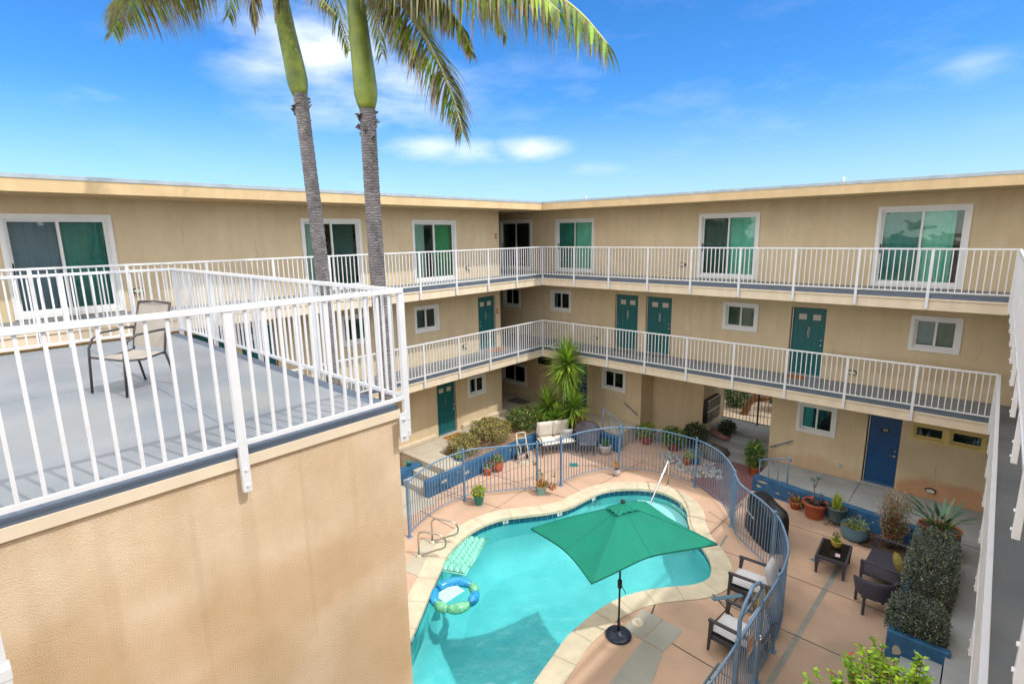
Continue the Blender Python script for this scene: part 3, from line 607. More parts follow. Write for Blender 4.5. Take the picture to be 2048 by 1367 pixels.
holes.append(door(RW, PR, 2.2, 3.13, 2.71, 4.71, 'teal', "203", 'L')); holes.append(door(RW, PR, 3.44, 4.40, 2.71, 4.71, 'teal', "204", 'R')); holes.append(door(RW, PR, 8.12, 9.03, 2.71, 4.71, 'teal', "205", 'R'))
holes.append(door(RW, PR, 10.29, 11.06, -.10, 1.91, 'blue', "103", 'R', 'grid')); holes.append(door(RW, PR, .18, 1.0, -.10, 1.9, 'blue', None, 'R', 'grid'))
mb = MB(); wall(mb, PR, -8, 14.2, -.7, 7.76, holes+[(3.36, 7.8, -.7, 2.3)])
# passage sides, the wall with the mailboxes, soffit
mb.quad((3.36, 1.62, -.7), (3.36, 2.4, -.7), (3.36, 2.4, 2.3), (3.36, 1.62, 2.3)); mb.quad((3.36, 2.4, -.7), (5.3, 2.4, -.7), (5.3, 2.4, 2.3), (3.36, 2.4, 2.3)); mb.quad((5.3, 2.4, -.7), (5.3, 4.4, -.7), (5.3, 4.4, 2.3), (5.3, 2.4, 2.3))
mb.quad((5.3, 4.4, -.7), (3, 4.4, -.7), (3, 4.4, 2.3), (5.3, 4.4, 2.3)); mb.quad((7.8, 1.62, -.7), (7.8, 4.4, -.7), (7.8, 4.4, 2.3), (7.8, 1.62, 2.3)); mb.box(3.0, 8.2, 1.63, 4.4, 2.3, 2.32); mb.box(7.8, 14, 4.2, 4.4, -.7, 2.3)
mb.quad((-8, 1.5, -.7), (-8, 4.9, -.7), (-8, 4.9, 7.7), (-8, 1.5, 7.7)); mb.quad((-8, 4.9, 2.3), (18, 4.9, 2.3), (18, 4.9, 7.7), (-8, 4.9, 7.7)); mb.box(-8, 18, 1.65, 4.9, 2.33, 2.36)
mb.build('wall', 'stucco', RW)
def slab(R, name, x0, x1, y0, y1, z, fascia):
    mb = MB(); mb.box(x0, x1, y0, y1, z-.36, z, 0); o = mb.build(name, ['fascia'], R)
    f = MB(); f.quad((x0, y0, z+.004), (x1, y0, z+.004), (x1, y1, z+.004), (x0, y1, z+.004)); f.build('floor_coating', 'floor', o)
    for (a, b, c, d) in fascia:   # dark edge coating and a proud drip strip below it
        e = MB(); e.box(a, b, c, d, z-.085, z+.010); e.build('edge_band', 'edgeband', o)
        dx = .006 if b-a < .1 else 0; dy = .006 if d-c < .1 else 0
        e = MB(); e.box(a-dx+.0 if dx else a, b+dx if dx else b, c-dy if dy else c, d+dy if dy else d, z-.13, z-.088); e.build('drip_edge', 'fascia', o)
    return o
for z in (Z2, Z3):
    slab(RW, 'walkway', .04, 12.80, .04, 1.49, z, [(.04, 12.80, .018, .048)])
    slab(LW, 'walkway', -1.34, -.04, YE, 1.49, z, [(-.05, -.02, YE, .02)]); slab(LW, 'walkway', -8, -1.35, -.86, 1.49, z, [])
    slab(NW, 'walkway', 12.84, 14.19, YE, 1.49, z, [(12.81, 12.845, YE, .04)])
    mb = MB(); mb.box(-.04, .04, .02, 1.49, z-.36, z); mb.build('walkway_infill', 'fascia', LW)
for u, z in ((4.71, 5.84), (9.80, 3.01), (1.345, 2.99), (11.84, .144)): wall_light(RW, PR, u, z)
mb = MB(); mb.box(9.72, 9.81, 0, .03, .19, .30, 0, PR); mb.build('outlet_cover', 'track', RW)
mb = MB(); mb.box(9.99, 10.03, 0, .02, .82, .90, 0, PR); mb.build('doorbell', 'lens', RW)
mb = MB(); mb.box(-1.46, -.75, 0, .01, 1.57, 1.88, 0, PR); mb.build('vent_opening', 'dark', RW)
for x, h in ((11.45, .17), (11.62, .14), (12.55, .15), (12.62, .22)):
    b_ = MB(); b_.lathe([(.0, 0), (.035, 0), (.037, h*.6), (.012, h*.75), (.014, h), (0, h)], (x, 1.75, 1.50), 10); b_.build('bottle', 'bottle', RW)
def crack(root, P, u, z, ln, down=True):
    mb = MB(); a = P(u, .0015, z); 
    for k in range(int(ln/.07)):
        u += rnd(-.03, .035); z -= .06; b = P(u, .0015, z); w_ = rnd(.0012, .003); s_ = (P(1, 0, 0)-P(0, 0, 0))*w_; mb.quad(a-s_, b-s_, b+s_, a+s_); a = b
    mb.build('crack', 'joint', root)
for u, z, l_ in ((7.9, 7.3, .7), (3.0, 7.6, .5), (9.3, 3.7, .5), (5.0, 4.4, .9), (12.4, 4.2, .6), (11.9, .9, .7), (9.9, 1.6, .4), (-.2, 4.6, .5)): crack(RW, PR, u, z, l_)
for u, z, l_ in ((-11.2, 7.5, .8), (-9.7, 6.9, .6), (-5.6, 7.3, .7), (-2.2, 7.2, .5), (-3.2, 4.5, .5), (-2.9, 1.0, .5)): crack(LW, PLf, u, z, l_)
rf = MB(); rf.box(-8, 18, 0.0, 5.2, 7.74, 7.96, 0); rf.build('roof', 'roof_edge', RW)
rf = MB(); rf.box(-8, 18.02, -.015, 5.25, 7.962, 8.035, 0); rf.build('roof_flashing', 'flash', RW)
for x, y, h in ((-.6, 3.5, .30), (.5, 2.0, .26), (8.8, 3.0, .35), (-1.9, 3.2, .2)):
    v = MB(); v.tube([(x, y, 8.0), (x, y, 8.03+h)], .05, 10); v.build('vent_pipe', 'flash', RW)
# --- left wing
h2 = []
win(PLf, LW, h2, -14.35, -12.59, 5.43, 7.42, ('curtain_gr', 'curtain_t'), door=True, label='wide sliding door with dark green glass')
win(PLf, LW, h2, -8.48, -6.67, 5.43, 7.40, (('curtain_w', .15, .6), ('curtain_d', .1, .9)), door=True)
win(PLf, LW, h2, -4.84, -3.0, 5.41, 7.39, (('curtain_w', 0, .6), 'curtain_g'), door=True, label='sliding door with bright green curtain')
win(PLf, LW, h2, -4.92, -3.90, 3.78, 4.66, (('curtain_d', 0, .8), None))
win(PLf, LW, h2, -7.52, -6.60, 3.78, 4.68, (None, 'curtain_d'))
win(PLf, LW, h2, -2.67, -1.75, 1.07, 1.85, (('curtain_gr', .3, .7), ('curtain_d', 0, .5)))
h2.append(door(LW, PLf, -2.03, -1.12, 2.71, 4.68, 'teal', "202", 'L', jamb='R')); h2.append(door(LW, PLf, -4.12, -3.24, -.02, 1.87, 'teal', "101", 'R', jamb='R'))
h2.append(door(LW, PLf, -10.30, -9.42, 2.71, 4.70, 'teal', "212", 'L', jamb='R')); h2.append(door(LW, PLf, -11.55, -10.62, 2.71, 4.70, 'teal', "211", 'L', jamb='R'))
mb = MB(); wall(mb, PLf, YE, -.87, -.7, 7.76, h2)
mb.quad((-1.35, -.87, -.7), (-8, -.87, -.7), (-8, -.87, 7.76), (-1.35, -.87, 7.76))
mb.quad((-8, -.87, -.7), (-8, 1.5, -.7), (-8, 1.5, 7.7), (-8, -.87, 7.7)); mb.build('wall', 'stucco', LW)
mb = MB(); mb.box(-1.37, -1.25, -3.05, -.75, .02, .10); mb.box(-1.36, -1.22, -3.05, -.75, .10, .17); mb.box(-1.37, -1.25, -7, -4.3, .02, .10); mb.box(-1.36, -1.22, -7, -4.3, .10, .17); mb.build('base_ledge', 'fascia', LW)
for u, z in ((-2.47, 5.77), (-12.30, 5.82), (-2.74, 3.03)): wall_light(LW, PLf, u, z)
for z in (6.84, 4.08): p_ = MB(); p_.box(-1.09, -.99, 0, .012, z-.09, z+.09, 0, PLf); o = p_.build('sign_plaque', 'plaque', LW); text('plaque_symbol', '8', 'fascia', o, PLf(-1.04, .014, z), (0, 1, 0), (0, 0, 1), .12, .001)
rf = MB(); rf.box(-11, 0.0, YE, .0, 7.74, 7.96); rf.box(-11, -8.01, 0, 5.2, 7.74, 7.96); rf.build('roof', 'roof_edge', LW)
rf = MB(); rf.box(-11, .015, YE, -.016, 7.962, 8.035); rf.build('roof_flashing', 'flash', LW)
v = MB(); v.tube([(-3, -1.3, 8.0), (-3, -1.3, 8.30)], .05, 10); v.build('vent_pipe', 'flash', LW)
# --- near wing
mb = MB(); wall(mb, PN, -1.5, 22, -.7, 7.8, []); mb.quad((14.2, 1.5, 7.8), (14.2, YE, 7.8), (20, YE, 7.8), (20, 1.5, 7.8)); mb.build('wall', 'stucco', NW)
mb = MB(); mb.box(14.05, 20, YE, -.02, 7.74, 7.96); mb.build('roof', 'roof_edge', NW)
# ---------------------------------------------------------------- roof terrace block
TB = thing('terrace_block', 'stucco block in the left foreground carrying the grey roof terrace', 'building')
mb = MB(); mb.box(2.62, 8.575, YE, -12.76, -.7, 5.27, 0); mb.build('wall', 'stucco_deck', TB)
mb = MB(); mb.box(2.58, 8.605, YE, -12.74, 5.272, 5.355, 0); mb.build('trim_band', 'fascia', TB, bevel=.004)
mb = MB()   # rolled edge coating, its dark colour painting in the rail's shadow: section swept round the near and side edges
sec = [(.0, 5.357), (.0, 5.385), (-.008, 5.40), (-.02, 5.405), (-.07, 5.395), (-.13, 5.392)]
for i in range(len(sec)-1):
    (a, za), (b, zb_) = sec[i], sec[i+1]
    mb.add([(8.60+a, YE, za), (8.60+b, YE, zb_), (8.60+b, -12.76+b, zb_), (8.60+a, -12.76+a, za)], [(0, 1, 2, 3)], 0, True)
    mb.add([(8.60+a, -12.76+a, za), (8.60+b, -12.76+b, zb_), (2.62, -12.76+b, zb_), (2.62, -12.76+a, za)], [(0, 1, 2, 3)], 0, True)
mb.build('shaded_edge_coating', 'edgeband', TB)
mb = MB(); mb.box(2.60, 8.47, YE, -12.89, 5.36, 5.393); mb.build('terrace_floor', 'floor', TB)
mb = MB()
for a, b in (((2.7, -14.02), (8.45, -14.0)), ((5.6, -12.9), (5.62, -20)), ((2.7, -15.5), (8.45, -15.5))):
    a = V((*a, 5.3965)); b = V((*b, 5.3965)); d = (b-a).normalized(); s_ = V((-d.y, d.x, 0))*.0022; mb.quad(a+s_, a-s_, b-s_, b+s_)
mb.build('floor_seam', 'edgeband', TB)
mb = MB()
for _ in range(60):
    c = V((rnd(3, 8.4), rnd(-18, -13), 5.397)); a = rnd(0, 6.3); k = rnd(.008, .028); mb.add([c, c+V((cos(a), sin(a), .15))*k, c+V((cos(a+.5), sin(a+.5), .05))*k*1.3], [(0, 1, 2)])
tag(mb.build('leaf_litter', 'sling'), 'scattered dry flakes on the terrace floor', 'litter', kind='stuff')
# ---------------------------------------------------------------- white railings
def railing(name, label, p0, p1, z, n, outdir, foot=.33, group='white metal railings of walkways and terrace', ends=(1, 1), bal=12, H=1.05, plate=False):
    p0 = V((*p0, z)); p1 = V((*p1, z)); d = (p1-p0); Lg = d.length; d = d/Lg; st = Lg/n; od = V((*outdir, 0))
    root = thing(name, label, 'railing', p0, math.atan2(d.y, d.x), group)
    # local frame: x along, y sideways
    yl = V((-d.y, d.x, 0)); sgn = 1 if yl.dot(od) > 0 else -1
    tr = MB(); tr.box(-.02, Lg+.02, -.026, .026, H-.038, H); tr.build('top_rail', 'white', root, bevel=.004)
    pan = MB()
    for i in range(bal-1):
        x = .0+st*(i+1)/bal; pan.box(x-.010, x+.010, -.010, .010, .075, H-.03)
    pan.box(.02, st-.02, -.015, .015, .05, .08)
    me = None; pm = None
    pp = MB(); pp.box(-.03, .03, -.02, .02, -foot, H-.036)
    for zz in (-foot+.05, -foot+.17):
        pp.add([V((.012*cos(2*pi*k/6), sgn*s_, zz+.012*sin(2*pi*k/6))) for s_ in (.0, .030) for k in range(6)], [(k, (k+1) % 6, 6+(k+1) % 6, 6+k) for k in range(6)]+[tuple(range(6, 12))])
    for i in range(n+1):
        if (i == 0 and not ends[0]) or (i == n and not ends[1]): continue
        if pm is None: o = pp.build('post', 'white', root, bevel=.003); pm = o
        else: o = pm.copy(); COL.objects.link(o); o.parent = root
        o.location = (st*i, 0, 0)
    for i in range(n):
        if me is None: o = pan.build('baluster_panel', 'white', root); me = o
        else: o = me.copy(); COL.objects.link(o); o.parent = root
        o.location = (st*i, 0, 0)
    return root
railing('walkway_railing', 'top floor railing across the far right wing', (0, 0), (12.75, 0), Z3, 9, (0, -1))
railing('walkway_railing', 'middle floor railing across the far right wing, above the passage', (0, 0), (12.75, 0), Z2, 9, (0, -1))
railing('walkway_railing', 'top floor railing of the left wing, behind the palm trunks', (0, 0), (0, -21.25), Z3, 15, (1, 0), ends=(0, 1))
railing('walkway_railing', 'middle floor railing of the left wing, above the bushes and the teal ground floor door', (0, 0), (0, -21.25), Z2, 15, (1, 0), ends=(0, 1))
railing('walkway_railing', 'top floor railing seen end on at the right edge of the photo', (12.77, 0), (12.77, -21.25), Z3, 15, (-1, 0), ends=(0, 1))
railing('walkway_railing', 'middle floor railing seen end on, left of the grey walkway strip', (12.77, 0), (12.77, -21.25), Z2, 15, (-1, 0), ends=(0, 1))
railing('terrace_railing', 'near railing of the roof terrace, bolted to the stucco block', (8.637, -12.70), (8.637, -21.31), Z3, 6, (1, 0), foot=.30)
railing('terrace_railing', 'far side railing of the roof terrace in front of the palm trunks', (8.615, -12.70), (2.60, -12.70), Z3, 4, (0, 1), ends=(0, 0))
railing('terrace_railing', 'back railing of the roof terrace behind the bronze chair', (2.60, -12.70), (2.60, -21.3), Z3, 6, (-1, 0))
mb = MB(); mb.box(8.602, 8.63, -12.80, -12.735, 5.04, 5.36)
for zz in (5.10, 5.27): mb.lathe([(.0, .012), (.014, .010), (.016, 0)], (0, 0, 0), 8)
mb = MB(); mb.box(8.662, 8.674, -12.80, -12.715, 5.07, 5.34); 
for zz in (5.12, 5.28): mb.tube([(8.674, -12.76, zz), (8.688, -12.76, zz)], .014, 6)
mb.build('corner_plate', 'white', TB)
mb = MB(); mb.box(8.68, 8.76, -15.56, -15.50, -.5, 4.62); mb.box(8.70, 8.74, -15.545, -15.505, 4.62, 5.0); mb.box(8.675, 8.765, -15.565, -15.495, 4.56, 4.625)
tag(mb.build('downspout', 'white'), 'white square downspout at the lower left edge of the stucco block', 'pipe')
# ---------------------------------------------------------------- ground floor walkways, kerbs, steps
mb = MB(); mb.box(-1.34, -.35, -5.75, 1.49, G, 0); mb.box(-8, -1.35, -.86, 1.49, G, 0); mb.box(-.35, .85, -5.75, -5.0, G, 0); mb.box(-.35, .20, -.95, 1.49, G, 0); mb.box(.2, 3.3, .12, 1.49, G, -.012); mb.box(-.35, .3, -2.9, -2.3, G, -.004)
tag(mb.build('walkway_floor', 'concrete'), kind='structure')
mb = MB(); mb.box(-.23, .79, -6.12, -5.76, G, -.19); mb.box(-.23, .79, -6.5, -6.13, G, -.38); tag(mb.build('steps', 'concrete'), kind='structure')
mb = MB(); mb.box(-1.3, 1.4, -7.9, -6.52, G-.01, G+.012); tag(mb.build('pavement', 'concrete'), kind='structure')
mb = MB()
mb.add([V((x, y, z)) for z in (G, -.11) for x, y in ((7.95, .10), (12.0, -.42), (12.0, 1.49), (7.95, 1.49))], [(4, 5, 6, 7), (0, 1, 5, 4), (3, 0, 4, 7), (1, 2, 6, 5), (2, 3, 7, 6)])
mb.box(12.0, 12.6, -.95, 1.49, G, -.112); mb.box(12.6, 14.19, YE, 1.49, G, -.108)
tag(mb.build('walkway_floor', 'concrete_shade'), kind='structure')
mb = MB()
for a, b, w_ in (((10.28, .0), (10.28, 1.48), .014), ((12.6, -.6), (14.1, -.7), .02), ((12.0, -.42), (12.0, 1.4), .014)):
    a = V((*a, -.104)); b = V((*b, -.104)); d = (b-a).normalized(); s_ = V((-d.y, d.x, 0))*w_/2; mb.quad(a+s_, a-s_, b-s_, b+s_)
tag(mb.build('walkway_joint', 'joint'), kind='structure')
mb = MB(); mb.box(12.02, 12.3, -6.3, -4.98, G, -.42); mb.box(12.3, 12.58, -6.3, -4.98, G, -.27); tag(mb.build('steps', 'concrete_shade'), kind='structure')
def kerb(label, pts, w_, z0, z1):
    mb = MB()
    for i in range(len(pts)-1):
        a, b = V((*pts[i], 0)), V((*pts[i+1], 0)); d = (b-a).normalized(); s_ = V((-d.y, d.x, 0))*w_/2; e = d*(w_/2 if 0 < i else 0); a = a-e*0
        vs = [V((p.x, p.y, z)) for z in (z0, z1) for p in (a+s_, a-s_, b-s_, b+s_)]; mb.add(vs, [(0, 3, 2, 1), (4, 5, 6, 7), (0, 1, 5, 4), (1, 2, 6, 5), (2, 3, 7, 6), (3, 0, 4, 7)])
    o = mb.build('garden_wall', 'curbblue', bevel=.012); return tag(o, label, 'low wall', 'low blue painted garden walls')
def wear(o, pts):
    for p, u, w_, h in pts:
        mb = MB(); p = V(p); u = V(u).normalized(); k = 9; z_ = V((0, 0, 1)); vs = [p+u*(w_*cos(2*pi*i/k)*rnd(.6, 1))+z_*(h*sin(2*pi*i/k)*rnd(.6, 1)) for i in range(k)]
        mb.add(vs, [tuple(range(k))]); mb.build('bare_patch', 'concrete', o)
w1 = kerb('low blue wall running from the left steps to the loveseat', [(.90, -6.55), (.90, -1.0)], .20, G, -.06)
wear(w1, [((1.003, -5.9, -.25), (0, 1, 0), .16, .06), ((1.003, -5.0, -.3), (0, 1, 0), .14, .07), ((1.003, -5.35, -.15), (0, 1, 0), .05, .02), ((1.003, -3.0, -.2), (0, 1, 0), .05, .03)])
w2 = kerb('low blue wall behind the grey chair and the white stone pot', [(.80, -.05), (3.45, -.05)], .20, G, -.03)
wear(w2, [((2.9, -.153, -.35), (1, 0, 0), .07, .03), ((2.2, -.153, -.2), (1, 0, 0), .05, .02)])
w3 = kerb('long peeling blue wall behind the row of pots in front of the blue door', [(7.88, .06), (12.0, -.47)], .20, G, -.09)
wear(w3, [((x, .06-(x-7.88)*.1286-.104, z), (1, -.1286, 0), a, b) for x, z, a, b in ((8.15, -.2, .16, .04), (8.05, -.35, .1, .04), (8.6, -.38, .08, .03), (8.9, -.25, .03, .02), (9.3, -.42, .1, .03), (9.15, -.3, .04, .01), (10.45, -.35, .05, .04), (10.6, -.22, .05, .02), (10.75, -.45, .1, .06), (10.9, -.28, .03, .02), (10.5, -.45, .04, .02))])
kerb('short blue wall stub beside the green cup at the far left steps', [(-.38, -5.77), (-.38, -6.85)], .28, G, -.10)
w4 = kerb('blue planter wall around the two clipped dark hedges', [(11.87, -1.2), (11.87, -4.92)], .16, G, -.03)
o = MB(); o.box(11.79, 12.66, -5.0, -4.86, G, -.034); o.build('planter_end', 'curbblue', w4, bevel=.01)
wear(w4, [((11.95, -5.004, -.35), (1, 0, 0), .09, .12), ((11.786, -4.6, -.4), (0, 1, 0), .12, .06), ((12.2, -5.004, -.2), (1, 0, 0), .015, .02)])
def soilbed(name, x0, x1, y0, y1, z, m, div=10):
    mb = MB(); vs = [V((x0+(x1-x0)*i/div, y0+(y1-y0)*j/div, z+rnd(-.015, .015))) for j in range(div+1) for i in range(div+1)]
    mb.add(vs, [(j*(div+1)+i, j*(div+1)+i+1, (j+1)*(div+1)+i+1, (j+1)*(div+1)+i) for j in range(div) for i in range(div)], 0, True)
    for _ in range(120):
        c = V((rnd(x0, x1), rnd(y0, y1), z+.01)); s_ = rnd(.01, .03); mb.add([c+V((s_, 0, 0)), c+V((-s_*.5, s_, 0)), c+V((-s_*.5, -s_, 0)), c+V((0, 0, s_))], [(0, 1, 3), (1, 2, 3), (2, 0, 3)])
    return tag(mb.build(name, m), kind='structure')
soilbed('soil', -.34, .80, -4.98, -.96, -.10, 'soil_light'); soilbed('soil', .2, 1.6, -.96, .1, -.12, 'soil_light'); soilbed('soil', 11.95, 12.6, -4.86, -.5, -.16, 'soil')
soilbed('soil', 10.75, 11.78, -1.30, -.32, G+.02, 'soil')
# passage steps and yard beyond the gate
mb = MB()
for i in range(4): mb.box(5.31+.35*(i < 2)*(2-i)*.4+.0, 7.79, 1.62+.55*i, 4.4, G, G+.12*(i+1)-.001*i)
mb.box(3.37, 5.3, 1.62, 2.39, G, G+.06)
tag(mb.build('steps', 'concrete_shade'), kind='structure')
mb = MB(); mb.box(-8, 14, 4.4, 22, G-.02, -.10); tag(mb.build('terrain', 'sand'), kind='structure')
mb = MB(); mb.box(1, 10.5, 7.6, 7.8, -.1, 1.7); mb.box(.98, 10.52, 7.56, 7.84, 1.7, 1.78); tag(mb.build('boundary_wall', 'farwall'), 'white yard wall glimpsed through the passage gate', 'wall')
exec_after = []
# ---------------------------------------------------------------- foliage builders
def blade(mb, p, d, ln, wd, droop=.4, seg=4, mi=0, up=None, tip=None):
    p = V(p); d = V(d).normalized(); s = d.cross(V((0, 0, 1)) if up is None else V(up))
    if s.length < .05: s = V((1, 0, 0))
    s.normalize(); vs = []; st = ln/seg; q = p.copy()
    for i in range(seg+1):
        t = i/seg; w_ = wd*(.55+1.2*t if t < .35 else (1-t)/.65*.97+.02)*.5
        vs += [q-s*w_, q+s*w_]; d = (d+V((0, 0, -droop/seg))).normalized(); q = q+d*st
    k = seg if tip is None else seg-2
    mb.add(vs, [(2*i, 2*i+1, 2*i+3, 2*i+2) for i in range(seg)], mi)
    if tip is not None:
        for q_ in range(k, seg): mb.m[len(mb.m)-seg+q_] = tip
def frond(root, pts, ln=.8, n=70, seed=0, dry=0.0, wd=.032, limp=1.4):
    rs = random.getstate(); random.seed(seed); org = root.location
    P = smooth_open([V(p)-org for p in pts], .04); tot = len(P)-1
    fr = MB(); rr = [.030*(1-.85*i/tot)+.003 for i in range(tot+1)]; fr.tube(P, rr, 6); o = fr.build('frond', 'rachis', root)
    mb = MB(); md = MB()
    for i in range(n):
        t = .14+.86*i/n; k = min(tot-1, int(t*tot)); p = P[k].lerp(P[k+1], t*tot-k); d = (P[min(k+2, tot)]-P[max(k-1, 0)]).normalized()
        side = d.cross(V((0, 0, 1)))
        if side.length < .1: side = V((1, 0, 0))
        side.normalize()
        for sg in (-1, 1):
            l = ln*(.55+.45*sin(pi*min(1, t*1.15)))*(1 if t < .8 else 1-(t-.8)*2.4)*rnd(.8, 1.12)
            dd = (side*sg*rnd(.65, .95)+d*(.45+.5*t)+V((rnd(-.12, .12), rnd(-.12, .12), rnd(-.25, .15)))).normalized()
            tgt = md if random.random() < dry else mb
            blade(tgt, p, dd, l, wd*rnd(.7, 1.2), limp*rnd(.75, 1.3), 6, 0, None, 1 if (tgt is mb and random.random() < .65) else None)
            if random.random() < .5:      # split, frayed tips
                blade(tgt, p+dd*l*.05, (dd+V((rnd(-.1, .1), rnd(-.1, .1), -.1))).normalized(), l*rnd(.85, 1.15), wd*.3, limp*rnd(1, 1.9), 6, 0, None, 1 if tgt is mb else None)
    mb.build('leaflets', ['frond', 'frond_dry'], o)
    if md.v: md.build('dry_leaflets', 'frond_dry', o)
    random.setstate(rs)
def palm(label, pts, rad, shaft, fronds, collar):
    root = thing('palm_tree', label, 'palm tree', pts[0], 0, 'tall palms beside the terrace'); org = V(pts[0])
    P = smooth_open([V(p)-org for p in pts], .035); n = len(P); mb = MB(); rs = []
    for i, p in enumerate(P):
        t = i/n; rs.append(rad*(1.12-.16*t)*(1+(.035 if i % 3 == 0 else 0)+rnd(-.012, .012)))
    mb.tube(P, rs, 18)
    tp = P[-1]
    for i in range(16):       # ragged collar of old leaf bases
        a = rnd(0, 2*pi); d = V((cos(a), sin(a), rnd(-.6, .9))); q = tp+V((cos(a)*rad*.9, sin(a)*rad*.9, -rnd(0, .32))); mb.add([q, q+V((-sin(a), cos(a), 0))*.07+V((0, 0, .02)), q+d*rnd(.03, .085)+V((-sin(a), cos(a), 0))*.04, q+V((0, 0, -.06))], [(0, 1, 2, 3)])
    if collar: mb.add([V(collar)-org, V(collar)-org+V((.07, 0, .06)), V(collar)-org+V((.10, .0, .13)), V(collar)-org+V((.0, .0, .06))], [(0, 1, 2, 3)])
    mb.build('trunk', 'trunk', root)
    mb = MB(); S = smooth_open([V(p)-org for p in shaft], .05); m = len(S); r2 = []
    for i in range(m):
        t = i/(m-1); r2.append(rad*((1.0+.44*sin(pi/2*min(1, t/.13))) if t < .13 else (1.44-.46*((t-.13)/.87)**.9)))
    r2[0] = rad*.95; mb.tube(S, r2, 20); sh = mb.build('crownshaft', 'shaft', root)
    mb = MB()
    for a in (0.3, 1.9, 3.4, 4.9):     # brown sheath edges
        q = S[int(m*.72)]; d = V((cos(a), sin(a), 0)); mb.add([q+d*rad*1.0-V((0, 0, .10)), q+d*rad*1.02+V((-d.y, d.x, 0))*.035, q+d*rad*1.0+V((0, 0, .12)), q+d*rad*1.02-V((-d.y, d.x, 0))*.035], [(0, 1, 2, 3)])
    mb.build('sheath_edge', 'plaque', root)
    for i, f in enumerate(fronds): frond(root, **f)
    return root
H1 = V((4.50, -11.5, 10.5)); H2 = V((6.42, -11.5, 9.98))
def rf_(H, az, out, rise, drop, seed, **k):
    d = V((cos(az), sin(az), 0)); return dict(pts=[H-V((0, 0, .3)), H+d*out*.25+V((0, 0, rise*.8)), H+d*out*.6+V((0, 0, rise)), H+d*out*.9+V((0, 0, rise*.2-drop*.3)), H+d*out+V((0, 0, -drop))], seed=seed, **k)
palm('leaning palm whose grey trunk is the left one of the two', [(5.22, -11.5, G), (5.24, -11.5, 2), (5.19, -11.5, 4.9), (5.12, -11.5, 6.6), (5.02, -11.5, 7.9), (4.935, -11.5, 8.86)], .098,
     [(4.93, -11.5, 8.84), (4.84, -11.5, 9.25), (4.70, -11.5, 9.75), (4.58, -11.5, 10.3), (4.50, -11.5, 10.7)],
     [dict(pts=[H1, (4.9, -12.3, 10.75), (4.0, -12.6, 10.45), (2.9, -12.62, 10.50), (1.67, -12.6, 10.56), (.72, -12.6, 10.38)], seed=1, ln=.88, n=150, dry=.3, wd=.030, limp=1.6),
      dict(pts=[H1, (4.6, -12.2, 10.9), (4.1, -12.6, 10.72), (3.0, -12.7, 10.70), (1.9, -12.7, 10.7)], seed=21, ln=.75, n=120, dry=.25, wd=.034, limp=1.8),
      dict(pts=[H1, (5.0, -11.9, 10.6), (5.35, -12.15, 10.15), (5.28, -12.2, 9.85), (5.3, -12.2, 9.5)], seed=2, ln=.55, n=100, dry=.75, wd=.020),
      dict(pts=[H1, (4.9, -11.3, 10.75), (5.6, -11.2, 10.5), (6.05, -11.2, 10.2), (6.15, -11.2, 9.95)], seed=3, ln=.55, n=90, dry=.5),
      dict(pts=[H1, (4.9, -11.5, 10.7), (5.2, -11.5, 10.35), (5.6, -11.5, 9.95), (6.0, -11.5, 9.6)], seed=31, ln=.40, n=80, dry=.5, wd=.02),
      dict(pts=[H1, (4.7, -12.2, 10.6), (4.3, -12.5, 10.42), (3.7, -12.6, 10.35), (3.2, -12.6, 10.38)], seed=32, ln=.8, n=90, dry=.35, wd=.028, limp=1.6),
      rf_(H1, 2.2, 2.6, 1.0, .2, 4), rf_(H1, 3.0, 2.6, 1.3, -.2, 5), rf_(H1, 1.3, 2.4, 1.2, .2, 6), rf_(H1, 4.2, 2.3, 1.7, -.5, 7)], None)
